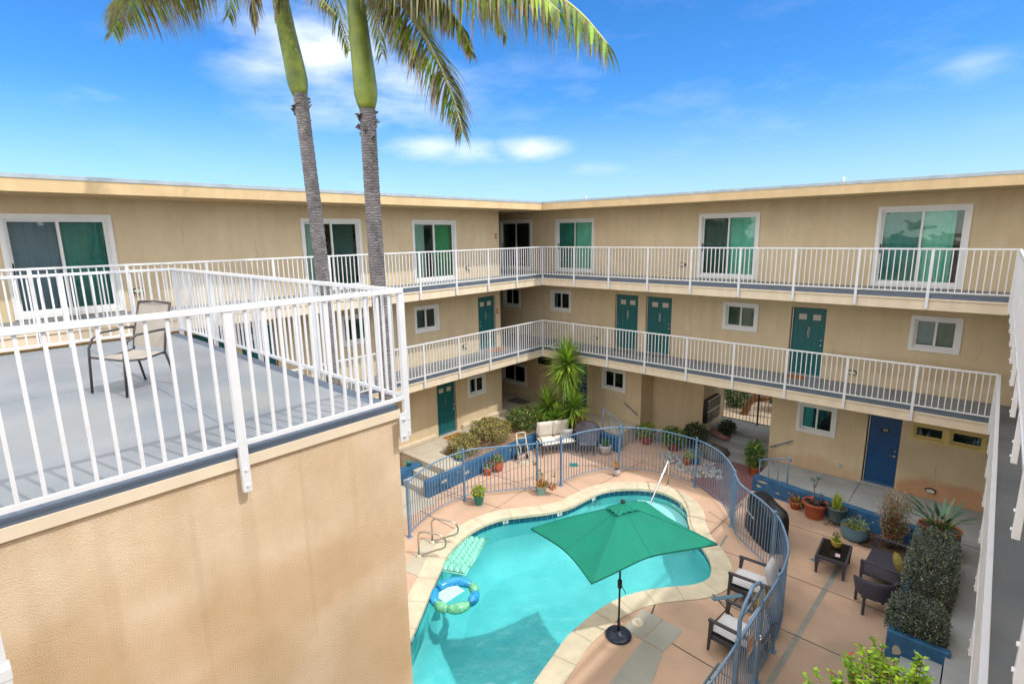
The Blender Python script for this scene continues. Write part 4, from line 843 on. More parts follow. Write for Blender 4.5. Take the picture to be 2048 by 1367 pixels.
palm('upright palm whose grey trunk is the right one of the two', [(6.56, -11.5, G), (6.57, -11.5, 2), (6.56, -11.5, 5.0), (6.53, -11.5, 6.8), (6.54, -11.5, 8.42)], .098,
     [(6.54, -11.5, 8.42), (6.52, -11.5, 8.8), (6.47, -11.5, 9.3), (6.44, -11.5, 9.75), (6.42, -11.5, 10.1)],
     [dict(pts=[H2, (7.2, -11.5, 10.15), (8.0, -11.5, 9.68), (8.53, -11.5, 9.36), (9.03, -11.5, 9.12), (9.42, -11.5, 8.89), (9.70, -11.5, 8.66), (9.95, -11.5, 8.38)], seed=11, ln=1.0, n=115, dry=.12, wd=.031, limp=1.6),
      dict(pts=[H2, (7.1, -11.7, 10.1), (7.9, -11.8, 9.62), (8.83, -11.8, 9.18), (9.39, -11.8, 8.86), (9.70, -11.8, 8.60)], seed=12, ln=.85, n=90, dry=.05, wd=.032, limp=1.7),
      dict(pts=[H2, (6.75, -11.5, 9.9), (7.15, -11.5, 9.58), (7.53, -11.5, 9.14), (7.84, -11.5, 8.73), (8.09, -11.5, 8.30), (8.22, -11.5, 7.94)], seed=13, ln=.78, n=110, dry=.45, wd=.026, limp=.9),
      dict(pts=[H2, (6.47, -11.3, 9.9), (6.84, -11.3, 9.52), (7.09, -11.3, 9.15), (7.25, -11.3, 8.82)], seed=14, ln=.5, n=90, dry=.5, wd=.026),
      dict(pts=[H2, (6.8, -11.6, 9.95), (7.27, -11.6, 9.66), (7.84, -11.6, 9.34), (8.27, -11.6, 8.98), (8.5, -11.6, 8.62)], seed=15, ln=.55, n=120, dry=.2, wd=.032, limp=1.6),
      dict(pts=[H2, (6.2, -11.7, 10.2), (5.9, -11.95, 10.05), (5.75, -12.1, 9.75), (5.72, -12.15, 9.5)], seed=16, ln=.42, n=70, dry=.6, wd=.022),
      dict(pts=[H2, (6.7, -11.7, 10.1), (7.2, -11.9, 9.95), (7.7, -12.0, 9.62), (8.1, -12.0, 9.25)], seed=18, ln=.6, n=110, dry=.15, wd=.032, limp=1.6),
      dict(pts=[H2, (6.9, -11.6, 9.95), (7.5, -11.7, 9.72), (8.1, -11.7, 9.45), (8.6, -11.7, 9.2)], seed=33, ln=.6, n=90, dry=.4, wd=.024, limp=1.5),
      rf_(H2, 1.5, 2.5, 1.0, .2, 17), rf_(H2, .7, 2.4, 1.2, .1, 19), rf_(H2, 2.4, 2.4, 1.1, .2, 20), rf_(H2, 4.4, 2.0, 1.6, -.4, 22)], (6.62, -11.5, 8.02))
# yucca clump
yc = thing('yucca', 'tall spiky yucca with three heads behind the cream loveseat', 'yucca', (1.30, -.55, -.12))
yo = V(yc.location)
mb = MB(); mb.tube([V(p)-yo for p in ((1.3, -.5, -.15), (1.28, -.48, .6), (1.36, -.4, 1.3), (1.38, -.35, 2.2))], [.085, .07, .06, .05], 10)
mb.tube([V(p)-yo for p in ((1.2, -.6, -.15), (.95, -.6, .1), (.72, -.55, .45))], [.07, .06, .05], 8); mb.tube([V(p)-yo for p in ((1.4, -.5, -.1), (1.6, -.5, .3), (1.75, -.45, .7))], [.07, .06, .045], 8)
mb.build('trunk', 'stem', yc)
def rosette(c, n, ln, wd, lo, name='leaf_rosette', m='yucca'):
    mb = MB()
    for i in range(n):
        a = rnd(0, 2*pi); e = radians(88-(88+lo)*(i/n)**.75); d = V((cos(a)*cos(e), sin(a)*cos(e), sin(e)))
        blade(mb, V(c)-yo+V((0, 0, -(i/n)*.30)), d, ln*rnd(.8, 1.1), wd, .12+.22*rnd(0, 1), 4)
    return mb.build(name, m, yc)
rosette((1.38, -.35, 2.45), 280, .98, .10, 78); rosette((1.36, -.38, 1.95), 130, .80, .085, 88); rosette((.66, -.55, .72), 190, .82, .10, 60); rosette((1.74, -.42, .92), 190, .80, .10, 60); rosette((1.2, -.75, .45), 110, .62, .09, 40)
# ---------------------------------------------------------------- clipped bushes and hedges
def bush(name, label, loc, sampler, n, ln, wd, m, group=None, stems=True, extra=None, cat='shrub'):
    root = thing(name, label, cat, loc, 0, group); mb = MB(); leaves(mb, sampler, n, ln, wd, 0, .35); mb.build('foliage', m, root)
    if extra: mb = MB(); leaves(mb, sampler, extra[0], ln, wd, 0, .35); mb.build('foliage', extra[1], root)
    if stems:
        mb = MB()
        for _ in range(9):
            p, d = sampler(); q = V((p.x*.5, p.y*.5, p.z*.75)); mb.tube([(p.x*.12, p.y*.12, 0), (p.x*.3, p.y*.3, p.z*.4), q], [.018, .012, .005], 5)
        mb.build('stem', 'stem', root)
    return root
bush('clipped_bush', 'larger yellowed round bush between the teal ground floor door and the hose cart', (.15, -3.05, -.08), boxs(-.62, .50, -.42, .55, .12, .62, .045), 4300, .060, .030, 'hedge_sun', 'clipped yellowed bushes', extra=(900, 'hedge'))
bush('clipped_bush', 'smaller yellowed bush directly by the orange door mat', (.22, -4.35, -.08), boxs(-.40, .35, -.40, .38, .05, .50, .045), 2800, .060, .030, 'hedge_sun', 'clipped yellowed bushes', extra=(600, 'hedge'))
bush('green_bush', 'dark green round bush in the corner left of the yucca', (.25, -1.35, -.08), boxs(-.52, .45, -.45, .5, .05, .62, .05), 3000, .075, .034, 'leaf', extra=(1400, 'hedge_sun'))
bush('clipped_hedge', 'larger dark clipped hedge in the blue planter, touching the agave stand', (12.22, -2.80, -.15), boxs(-.37, .35, -.94, .88, .08, .86, .028), 13000, .042, .024, 'hedge', 'dark clipped hedges', extra=(350, 'jade'), cat='hedge')
bush('clipped_hedge', 'smaller dark clipped hedge at the near end of the blue planter', (12.18, -4.47, -.15), boxs(-.40, .36, -.42, .28, .06, .52, .028), 7500, .042, .024, 'hedge', 'dark clipped hedges', extra=(400, 'leaf'), cat='hedge')
def shrub_bright():
    root = thing('leafy_shrub', 'bright yellow green leafy shrub cut by the bottom edge of the photo', 'shrub', (12.35, -7.45, G)); mb = MB(); md = MB(); mr = MB(); st = MB()
    tops = [(-.65, .55, 1.15), (-.35, .75, 1.25), (-.1, .5, 1.35), (.15, .7, 1.1), (.35, .45, 1.15), (.65, .75, 1.18), (-.5, .1, 1.5), (0, 0, 1.75), (.4, .0, 1.5), (.8, .2, 1.2), (-.3, -.5, 1.6), (.3, -.6, 1.6), (-.8, -.2, 1.2), (.75, -.4, 1.3), (-.2, .3, 1.55)]
    for (x, y, h) in tops:
        x *= 1.35; h *= 1.08
        for _ in range(9):
            x2, y2, h2 = x+rnd(-.22, .22), y+rnd(-.22, .22), h*rnd(.7, 1.0)
            pts = [(x2*.2, y2*.2, 0), (x2*.7, y2*.7, h2*.5), (x2, y2, h2)]; st.tube(pts, [.012, .008, .003], 5)
            for k in range(30):
                t = rnd(.45, 1.02); q = V(pts[1]).lerp(V(pts[2]), max(0, t*2-1)) if t > .5 else V(pts[0]).lerp(V(pts[1]), t*2)
                a = rnd(0, 2*pi); d = V((cos(a), sin(a), rnd(.0, .9))).normalized(); tg = mb if t > .80 else (md if random.random() < .75 else mb)
                if random.random() < .02: tg = mr
                blade(tg, q, d, rnd(.06, .095), .055, .5, 3)
    st.build('stem', 'stem', root); mb.build('foliage', 'bright', root); md.build('foliage', 'leaf', root); mr.build('foliage', 'redleaf', root)
shrub_bright()
def nandina():
    root = thing('red_tinged_shrub', 'sparse red tinged shrub between the blue wall and the wicker loveseat', 'shrub', (11.35, -.95, G)); st = MB(); a_ = MB(); b_ = MB()
    for _ in range(22):
        a = rnd(0, 2*pi); r = rnd(.05, .42); h = rnd(.7, 1.45); pts = [(cos(a)*.06, sin(a)*.06, 0), (cos(a)*r*.4, sin(a)*r*.4, h*.5), (cos(a)*r, sin(a)*r, h)]; st.tube(pts, [.009, .007, .003], 5)
        for k in range(150):
            t = rnd(.22, 1.04); q = V(pts[0]).lerp(V(pts[1]), t*2) if t < .5 else V(pts[1]).lerp(V(pts[2]), t*2-1); q = q+V((rnd(-.13, .13), rnd(-.13, .13), rnd(-.08, .08)))
            blade(a_ if random.random() < .82 else b_, q, rdir(), rnd(.04, .07), .026, .3, 2)
    st.build('stem', 'stem', root); a_.build('foliage', 'nandina', root); b_.build('foliage', 'redleaf', root)
nandina()
# ---------------------------------------------------------------- potted plants
def pot(root, prof, m, n=26, soil_at=.85, sx=1, sy=1, name='pot'):
    mb = MB(); r, z = prof[-1]; inner = [(r-.018, z), (r-.03, z*soil_at)]
    mb.lathe([(0, 0.002)]+prof+inner, (0, 0, 0), n, 0, sx, sy); mb.build(name, m, root); s = MB(); s.disc((0, 0, z*soil_at), r-.025, n, 0, sx, sy); s.build('potting_soil', 'soil', root)
    return z*soil_at
def planter(name, label, loc, prof, m, fn, rz=0, group=None, **k):
    root = thing(name, label, 'potted plant', loc, rz, group); z = pot(root, prof, m, **k)
    if fn: fn(root, z)
    return root
def tuft(m, n, ln, wd, lo=20, drp=.5, spread=.05):
    def f(root, z):
        mb = MB()
        for i in range(n):
            a = rnd(0, 2*pi); e = radians(rnd(lo, 88)); blade(mb, (rnd(-spread, spread), rnd(-spread, spread), z), (cos(a)*cos(e), sin(a)*cos(e), sin(e)), ln*rnd(.6, 1.1), wd, drp, 4)
        mb.build('leaves', m, root)
    return f
def ball(m, n, c, r, ln=.045, wd=.025, extra=None):
    def f(root, z):
        for mm, k in ((m, n),)+((extra,) if extra else ()):
            mb = MB(); leaves(mb, ell((c[0], c[1], z+c[2]), r, .35), k, ln, wd, 0, .3); mb.build('leaves', mm, root)
        st = MB()
        for _ in range(5): st.tube([(rnd(-.02, .02), rnd(-.02, .02), z-.02), (c[0]+rnd(-.6, .6)*r[0], c[1]+rnd(-.6, .6)*r[1], z+c[2]+rnd(-.3, .5)*r[2])], [.008, .004], 5)
        st.build('stem', 'stem', root)
    return f
def both(*fs):
    def f(root, z):
        for g in fs: g(root, z)
    return f
def flowers(m, c, r, n=5):
    def f(root, z):
        mb = MB()
        for _ in range(n):
            q = V((c[0]+rnd(-r, r), c[1]+rnd(-r, r), z+c[2]+rnd(-r, r)*.6))
            for k in range(16): d = rdir(); blade(mb, q, d, .035, .03, .1, 2)
        mb.build('flower', m, root)
    return f
BUCK = [(.085, 0), (.09, .01), (.125, .20), (.135, .205), (.135, .225)]
planter('potted_plant', 'teal bucket with yellow green jade plant and a red flower, standing by the pool fence', (2.36, -5.82, G), [(.10, 0), (.105, .01), (.15, .24), (.165, .245), (.165, .275)], 'tealpot', both(ball('jade', 420, (0, 0, .15), (.20, .20, .16), .06, .035), flowers('flower', (-.13, -.15, .10), .03, 3)))
def gangly(root, z):
    mb = MB(); lf = MB()
    for tip in ((-.22, -.05, .72), (-.10, .0, .45), (.30, .18, .40), (.25, -.1, .2), (-.05, .1, .3)):
        mb.tube([(0, 0, z), (tip[0]*.5, tip[1]*.5, z+tip[2]*.55), (tip[0], tip[1], z+tip[2])], [.009, .007, .004], 5); leaves(lf, ell((tip[0], tip[1], z+tip[2]), (.06, .06, .07), .2), 26, .05, .028)
    mb.build('stem', 'stem', root); lf.build('leaves', 'leaf', root)
planter('potted_plant', 'pale teal bucket with gangly orange and yellow succulents at a fence post', (3.33, -4.22, G), [(.10, 0), (.105, .01), (.14, .24), (.152, .245), (.152, .27)], 'mintpot', both(gangly, ball('orangeleaf', 300, (.02, 0, .10), (.17, .17, .12), .05, .03), ball('redleaf', 90, (.28, .16, .05), (.12, .10, .1), .04, .03, ('orangeleaf', 90))))
planter('potted_plant', 'smaller clay pot with red edged succulents against the left blue wall', (1.22, -4.30, G), [(.09, 0), (.14, .18), (.15, .2), (.15, .23)], 'terra_or', both(ball('leaf', 160, (0, 0, .10), (.17, .17, .12), .05, .03, ('cushion', 50)), flowers('flower', (-.05, 0, .2), .05, 2)), group=None)
planter('potted_plant', 'larger clay pot with bright leaves and a red flower against the left blue wall', (1.24, -3.88, G), [(.12, 0), (.19, .12), (.20, .26), (.19, .33), (.21, .35)], 'terra_or', both(ball('jade', 200, (0, 0, .10), (.18, .18, .14), .055, .035, ('leaf', 120)), flowers('flower', (-.02, 0, .30), .05, 3), flowers('flower', (-.2, -.1, .05), .04, 2)))
planter('potted_plant', 'cobalt blue glazed bowl with a bright young plant by the smaller yellowed bush', (.62, -4.92, -.06), [(.09, 0), (.16, .07), (.17, .11)], 'cobalt', both(tuft('bright', 26, .30, .05, 35, .5), ball('succ', 80, (0, 0, .25), (.08, .08, .14), .05, .03)))
tealcup = MB(); tealcup.lathe([(0, 0), (.06, .002), (.085, .12), (.095, .13), (.09, .14), (.07, .10), (0, .10)], (0, 0, 0), 18)
r_t = thing('small_planter', 'small green cup with dry twigs on the far left blue wall stub', 'planter', (-.42, -6.12, -.10)); tealcup.build('pot', 'tealpot', r_t); k_ = MB()
for _ in range(5): k_.tube([(rnd(-.03, .03), rnd(-.03, .03), .08), (rnd(-.07, .07), rnd(-.07, .07), rnd(.16, .24))], .004, 4)
k_.build('stem', 'drygrass', r_t)
planter('potted_plant', 'white stone pot with small green leaves right of the grey round chair', (3.15, -.50, G), [(.10, 0), (.18, .10), (.21, .26), (.20, .33)], 'stonepot', ball('leaf', 200, (0, .03, .12), (.16, .16, .16), .06, .035))
gn = thing('garden_ornament', 'small patterned stone jar with an orange plant at the foot of a fence post', 'ornament', (4.33, -1.72, G)); mb = MB(); mb.lathe([(0, 0), (.07, .0), (.12, .08), (.12, .15), (.08, .21), (.09, .23)], (0, 0, 0), 16); mb.build('jar', mat('patterned_glaze', (.62, .60, .56), .4, .2, 18, col2=(.2, .2, .24)), gn)
mb = MB(); leaves(mb, ell((0, 0, .33), (.08, .08, .12), .2), 90, .05, .03); mb.build('leaves', 'orangeleaf', gn)
# row of pots on the right
def tree_succ(root, z):
    st = MB(); lf = MB(); ae = MB()
    for base, tip in (((-.03, 0, 0), (-.10, .06, .62)), ((.12, -.02, 0), (.12, -.03, .30)), ((-.05, .0, .45), (.0, .10, .70))):
        b = V(base)+V((0, 0, z)); t_ = V(tip)+V((0, 0, z)); st.tube([b, b.lerp(t_, .5)+V((.01, 0, 0)), t_], [.016, .013, .010], 6)
        for _ in range(46): blade(lf, t_+V((rnd(-.05, .05), rnd(-.05, .05), rnd(-.03, .03))), V((rnd(-1, 1), rnd(-1, 1), rnd(-.2, 1))), rnd(.06, .12), .022, .2, 2)
    for c in ((-.10, -.08), (.02, -.12), (.14, .08), (.20, -.12), (-.18, .05)):
        ae = MB()
        for _ in range(26): a = rnd(0, 2*pi); blade(ae, (c[0], c[1], z+.04), (cos(a), sin(a), rnd(.1, .8)), .075, .035, .1, 2)
        ae.build('dark_rosette', 'aeonium', root)
    st.build('stem', 'stem', root); lf.build('leaves', 'succ', root)
planter('potted_plant', 'big terracotta pot with a blue green tree succulent and dark rosettes', (9.62, -.52, G), [(.20, 0), (.205, .02), (.275, .36), (.30, .37), (.305, .44)], 'terra', tree_succ)
planter('potted_plant', 'small clay pot with drooping brownish leaves at the left end of the pot row', (9.12, -.36, G), [(.10, 0), (.15, .18), (.165, .19), (.165, .23)], 'terra', both(tuft('orangeleaf', 30, .30, .03, 10, .9), tuft('leafdark', 20, .28, .03, 10, .8)))
def snake(root, z):
    mb = MB()
    for _ in range(15): a = rnd(0, 2*pi); blade(mb, (rnd(-.08, .08), rnd(-.08, .08), z-.02), (cos(a)*.22, sin(a)*.22, 1), rnd(.34, .52), .07, .02, 4)
    mb.build('leaves', 'jade', root); ae = MB()
    for _ in range(40): a = rnd(0, 2*pi); blade(ae, (-.33, -.02, z+.03), (cos(a), sin(a), rnd(-.4, .8)), .12, .045, .2, 2)
    ae.tube([(-.15, 0, z), (-.33, -.02, z+.03)], .012, 6); ae.build('dark_rosette', 'aeonium', root)
sp = planter('potted_plant', 'slate green pot with upright snake plant on a curled iron stand', (10.14, -.62, G+.16), [(.17, 0), (.175, .02), (.22, .30), (.235, .31), (.235, .36)], 'greypot', snake)
st = MB()
for k in range(4):
    a = pi/4+k*pi/2; d = V((cos(a), sin(a), 0)); st.tube([d*.12+V((0, 0, .0)), d*.16+V((0, 0, -.06)), d*.27+V((0, 0, -.14)), d*.32+V((0, 0, -.10)), d*.28+V((0, 0, -.07))], .009, 6)
st.tube([V((.16*cos(2*pi*k/16), .16*sin(2*pi*k/16), -.006)) for k in range(17)], .008, 6); st.build('iron_stand', 'iron', sp)
bp = planter('potted_plant', 'wide blue grey glazed pot with trailing succulents, right of the iron stand', (10.62, -1.02, G), [(.22, 0), (.30, .10), (.315, .24), (.29, .34), (.30, .36)], 'bluepot', both(tuft('jade', 60, .34, .025, -10, .9, .14), ball('succ', 130, (.03, .03, .08), (.2, .2, .12), .07, .02), ball('leafdark', 60, (-.05, .05, .22), (.08, .08, .12), .04, .02)))
# agave-like bird of paradise in an orange bowl on a plinth
pl = thing('plant_stand', 'weathered grey stand behind the larger dark hedge, under the orange bowl', 'stand', (12.18, -1.28, -.10)); mb = MB(); mb.box(-.40, .40, -.28, .28, .34, .385)
for x in (-.36, .36):
    for y in (-.24, .24): mb.box(x-.03, x+.03, y-.03, y+.03, 0, .34)
mb.box(-.33, .33, -.27, -.24, .24, .33); mb.build('stand_frame', 'bluepot', pl)
def bop(root, z):
    mb = MB(); st = MB()
    for i in range(26):
        a = 2*pi*i/26+rnd(-.15, .15); e = radians(rnd(28, 84)); d = V((cos(a)*cos(e), sin(a)*cos(e), sin(e))); L_ = rnd(.22, .42); q = V((cos(a)*.12, sin(a)*.06, z))
        st.tube([q, q+d*L_], [.012, .007], 5); blade(mb, q+d*L_*.95, (d+V((cos(a)*.3, sin(a)*.3, -.1))).normalized(), rnd(.32, .5), .085, .35, 5)
    st.build('stem', 'leaf', root); mb.build('leaves', mat('grey_green_leaf', (.055, .15, .085), .4, .2, 5, isl=.4), root)
planter('potted_plant', 'wide orange clay bowl with long pointed grey green leaves above the hedge', (12.20, -1.30, .29), [(.28, 0), (.36, .08), (.38, .15), (.395, .16), (.395, .19)], 'terra_or', bop, sx=1.0, sy=.72)
# passage plants
planter('potted_plant', 'bushy light green plant in a clay pot at the left of the passage', (3.75, 1.25, G), [(.16, 0), (.22, .26), (.24, .3)], 'terra', ball('jade', 500, (0, 0, .22), (.34, .3, .3), .07, .04, ('leaf', 300)))
planter('potted_plant', 'dense bright green plant in front of the brown passage wall', (4.75, 1.35, G), [(.18, 0), (.24, .25), (.26, .28)], 'terra', ball('leaf', 900, (0, 0, .22), (.45, .36, .36), .08, .045, ('jade', 250)))
planter('potted_plant', 'dark leafy plant next to the large boulder in the passage', (5.35, 1.8, G), [(.16, 0), (.22, .22), (.24, .25)], 'greypot', ball('leafdark', 700, (0, 0, .38), (.42, .36, .36), .10, .05, ('leaf', 150)))
planter('potted_plant', 'dark purple green plant by the passage gate step', (6.05, 2.75, -.15), [(.13, 0), (.18, .16), (.2, .18)], 'blackp', ball('leafdark', 500, (0, 0, .15), (.28, .28, .24), .10, .05))
planter('potted_plant', 'tall leafy green plant in a square wooden tub at the right passage corner', (7.62, .98, G), [(.16, 0), (.17, .02), (.22, .30), (.24, .33)], 'terra_or', ball('leaf', 560, (-.05, 0, .40), (.26, .26, .46), .10, .055, ('jade', 120)), n=4)
planter('potted_plant', 'small orange clay pot with a light leafed plant among the rocks', (5.65, .45, G+.02), [(.08, 0), (.13, .16), (.14, .2)], 'terra_or', ball('jade', 150, (.05, .02, .12), (.16, .16, .12), .06, .035))
planter('potted_plant', 'small cobalt glazed pot with pale leaves among the rocks', (5.88, .62, G+.02), [(.08, 0), (.14, .14), (.14, .2)], 'cobalt', ball('succ', 150, (0, .05, .16), (.2, .18, .16), .06, .035))
mb = MB(); mb.box(-.18, .18, -.05, .05, 0, .08); mb.lathe([(0, .0), (.12, .02), (.17, .10), (.15, .10), (0, .06)], (0, 0, .08), 14); o = mb.build('plant_tray', 'terra_or'); o.location = (5.95, 3.35, -.08); tag(o, 'flat orange clay bowl on the ledge before the garden gate', 'bowl')
# river rocks
def rock(c, r, name, label=None, m='rock', grp=None, cat='rock'):
    mb = MB(); vs = []; n = 9; mth = 6; ph = rnd(0, 9)
    for j in range(mth+1):
        for i in range(n):
            a = 2*pi*i/n; b = pi*j/mth; k = 1+.16*sin(3*a+ph)+.12*sin(2*b+ph*2)+rnd(-.06, .06); vs.append(V((r[0]*sin(b)*cos(a)*k, r[1]*sin(b)*sin(a)*k, r[2]*cos(b)*k)))
    mb.add(vs, [(j*n+i, (j+1)*n+i, (j+1)*n+(i+1) % n, j*n+(i+1) % n) for j in range(mth) for i in range(n)], 0, True); o = mb.build(name, m); o.location = c; o.rotation_euler = (0, 0, rnd(0, 6)); return tag(o, label, cat, grp)
protos = []
for i in range(150):
    a = rnd(0, 2*pi); t = rnd(0, 1)**.5; x = 5.75+1.15*t*cos(a); y = .42+.60*t*sin(a)-.25*(x-5.75)*.9
    if V((x-5.75, y-.5, 0)).length < .22: continue
    s = rnd(.05, .12); c = (x, y, G+s*.35)
    if len(protos) < 8: o = rock(c, (s, s*.8, s*.55), 'river_rock', 'grey white river rock in the loose ring of rocks behind the pool fence', 'rock', 'river rocks around the small pots'); protos.append(o); o['rs'] = s
    else:
        p = random.choice(protos); o = p.copy(); COL.objects.link(o); k = s/p['rs']; o.scale = (k, k, k); o.location = c; o.rotation_euler = (rnd(0, .5), rnd(0, .5), rnd(0, 6))
rock((6.05, 1.55, G+.16), (.55, .36, .32), 'boulder', 'large dark boulder at the foot of the passage steps', mat('dark_rock', (.16, .13, .10), .85, .3, 4, .6, 20), cat='boulder')
rock((5.85, 2.85, -.18), (.5, .35, .14), 'boulder', 'flat mauve boulder beside the passage wall under the mailboxes', 'purple', cat='boulder')
# ---------------------------------------------------------------- pool fence and gate
FP = [(2.23, -8.14), (1.97, -7.5), (1.82, -6.8), (1.84, -6.15), (1.98, -5.6), (2.5, -4.9), (3.05, -4.2), (3.26, -3.85), (3.42, -3.45), (3.52, -2.75), (3.74, -2.15), (4.2, -1.48), (4.93, -1.02), (5.63, -.86), (6.45, -.90), (6.95, -1.08), (7.42, -1.42), (7.82, -1.88), (8.10, -2.32), (8.22, -2.55), (8.47, -2.95), (8.85, -3.27), (9.22, -3.56), (9.63, -4.0), (9.9, -4.5), (10.12, -5.05), (10.22, -5.55), (10.27, -6.15), (10.28, -7.08)]
FP2 = [(10.28, -8.2), (10.27, -9.2), (10.2, -10.2), (9.9, -11.2)]
PST = [(2.23, -8.14), (1.89, -5.95), (3.08, -4.15), (3.42, -3.45), (4.24, -1.45), (6.50, -.91), (8.18, -2.45), (9.58, -3.93), (10.27, -6.15)]
fo = V((5, -3, G)); fn = thing('pool_fence', 'curving blue grey metal fence around the pool with many thin bars', 'fence', fo)
def at(p, z): return V((p[0], p[1], z))-fo
def fence_run(path, postpts, ends):
    S = smooth_open(path, .115); cuts = [0]
    for p in postpts:
        k = min(range(len(S)), key=lambda i: (S[i]-V((*p, 0))).length)
        if k not in cuts: cuts.append(k)
    if len(S)-1 not in cuts: cuts.append(len(S)-1)
    cuts.sort()
    for a, b in zip(cuts[:-1], cuts[1:]):
        mb = MB(); seg = S[a:b+1]
        mb.tube([at(p, .925) for p in seg], .021, 8); mb.tube([at(p, -.44) for p in seg], .014, 6)
        for p in seg[1:-1]: mb.box(p.x-fo.x-.0075, p.x-fo.x+.0075, p.y-fo.y-.0075, p.y-fo.y+.0075, -.45-fo.z, .92-fo.z)
        mb.build('bar_panel', 'fence', fn)
    for k in cuts:
        if k == len(S)-1 and not ends: continue
        p = S[k]; mb = MB(); x, y = p.x-fo.x, p.y-fo.y; mb.box(x-.027, x+.027, y-.027, y+.027, 0, 1.52); mb.lathe([(.03, 0), (.034, .02), (.02, .045), (0, .052)], (x, y, 1.52), 10); mb.box(x-.06, x+.06, y-.06, y+.06, 0, .015)
        mb.build('post', 'fence', fn)
fence_run(FP, PST, True); fence_run(FP2, [(10.2, -10.2)], True)
ga = thing('pool_gate', 'blue metal pool gate with an arched top and a faded warning sign', 'gate', (10.28, -7.65, G)); mb = MB()
y0, y1 = -.50, .50
for y in (y0, y1): mb.box(-.025, .025, y-.025, y+.025, .06, 1.86)
mb.box(-.02, .02, y0, y1, .08, .12); mb.box(-.022, .022, y0, y1, 1.46, 1.50)
mb.tube([(0, y0, 1.84), (0, y0+.15, 2.0), (0, 0, 2.13), (0, y1-.15, 2.0), (0, y1, 1.84)], .028, 8)
mb.tube([(0, y0, 1.84), (0, y1, 1.84)], .016, 6); mb.tube([(0, 0, 1.84), (0, 0, 2.13)], .012, 6); mb.build('frame', 'fence', ga)
mb = MB()
for i in range(8): y = y0+(y1-y0)*(i+1)/9; mb.box(-.008, .008, y-.008, y+.008, .10, 1.48)
mb.build('bars', 'fence', ga)
mb = MB(); pts = [(-.10, -.19), (.10, -.19), (.13, -.13), (.13, .17), (.09, .21), (-.09, .21), (-.13, .17), (-.13, -.13)]
mb.add([V((.03, y, 1.12+z)) for y, z in pts]+[V((.022, y, 1.12+z)) for y, z in pts], [tuple(range(8)), tuple(range(15, 7, -1))]); sg = mb.build('sign', 'sign_pink', ga)
text('sign_text', 'WARNING\nNO LIFEGUARD\nON DUTY\nPOOL RULES', 'sign_red', sg, (.032, 0, 1.14), (0, 1, 0), (0, 0, 1), .042, .001, 1.3)
mb = MB(); mb.tube([(.03, .44, 1.0), (.07, .44, 1.0)], .02, 10); mb.tube([(.07, .44, 1.0), (.07, .36, .99)], .01, 8); mb.build('latch', 'chrome', ga)
mb = MB(); mb.box(-.02, .02, .47, .54, .78, .86); mb.build('latch_plate', 'chrome', ga)
# ---------------------------------------------------------------- parasol
um = thing('parasol', 'rectangular green canvas parasol on a black pole at the pool edge', 'parasol', (7.98, -7.66, G)); uo = V(um.location)
cor = [V(p)-uo for p in ((6.56, -8.51, 1.50), (8.32, -9.12, 1.50), (9.39, -6.76, 1.50), (7.68, -6.20, 1.50))]; ap = V((8.0, -7.66, 2.13))-uo
rim = []; K = 24
for i in range(4):
    a, b = cor[i], cor[(i+1) % 4]
    for k in range(K):
        t = k/K; s = sin(pi*t); p = a.lerp(b, t); c = (cor[0]+cor[2])/2; inn = (c-p); inn.z = 0; L_ = (b-a).length; p = p+inn.normalized()*(.16*s*L_/2.6)+V((0, 0, .03*s)); rim.append(p)
mb = MB(); R_ = 9; nr = len(rim); vs = []
for j in range(R_+1):
    t = j/R_
    for i, p in enumerate(rim):
        q = ap.lerp(p, t); corner = (i % K)/K; valley = sin(pi*corner); q.z += .16*sin(pi*t)*(.30-.55*valley)*.6+.05*(sin(corner*31+t*3)*.5+sin(corner*17-t*5)*.5)*t*(1-t)*(.15+.85*(1-valley))*(.4+.6*min(1, 3*min(corner, 1-corner)+.2)); vs.append(q)
mb.add(vs, [(j*nr+i, (j+1)*nr+i, (j+1)*nr+(i+1) % nr, j*nr+(i+1) % nr) for j in range(R_) for i in range(nr)], 0, True); cn = mb.build('canopy', 'canopy', um)
mb = MB()
for i in range(0, nr, 12):
    for j in range(1, R_):
        a, b = vs[j*nr+i], vs[(j+1)*nr+i]; z_ = V((0, 0, .004)); s_ = (rim[(i+1) % nr]-rim[i-1]).normalized()*.007; mb.quad(a+s_+z_, a-s_+z_, b-s_+z_, b+s_+z_)
for i in range(nr):
    a, b = rim[i], rim[(i+1) % nr]; q = V((0, 0, -.028)); mb.quad(a+V((0, 0, .003)), b+V((0, 0, .003)), b+q, a+q)
mb.build('seam', 'canopy_seam', cn)
mb = MB(); vv = [ap+V((0, 0, .06))]
for i, p in enumerate(rim): q = ap.lerp(p, .19); q.z += .045+.012*sin(i*.9); vv.append(q)
mb.add(vv, [(0, i+1, (i+1) % nr+1) for i in range(nr)], 0, False); mb.build('vent_flap', 'canopy', cn)
mb = MB()
for i in range(0, nr, 24): mb.tube([ap-V((0, 0, .06)), rim[i]+V((0, 0, -.02))], .010, 6); 
for i in (36, 84): mb.tube([ap-V((0, 0, .06)), rim[i]+V((0, 0, -.03))], .009, 6)
for i in (0, 24, 48, 72, 36, 84): mb.tube([V((.0, 0, 2.10)), ap.lerp(rim[i], .5)+V((0, 0, -.07))], .007, 5)
mb.build('rib', 'blackp', um)
mb = MB(); mb.tube([(0, 0, .05), (0, 0, 2.66)], .019, 12); mb.tube([(0, 0, 1.0), (0, 0, 1.03), (0, 0, 1.17), (0, 0, 1.2)], [.022, .042, .042, .022], 12); mb.tube([(0, 0, .08), (0, 0, .36)], .028, 12); mb.build('pole', 'blackp', um)
mb = MB(); mb.tube([(.03, .01, 1.08), (.10, -.0, 1.0), (.13, -.0, .96)], .008, 6); mb.build('crank', 'blackp', um)
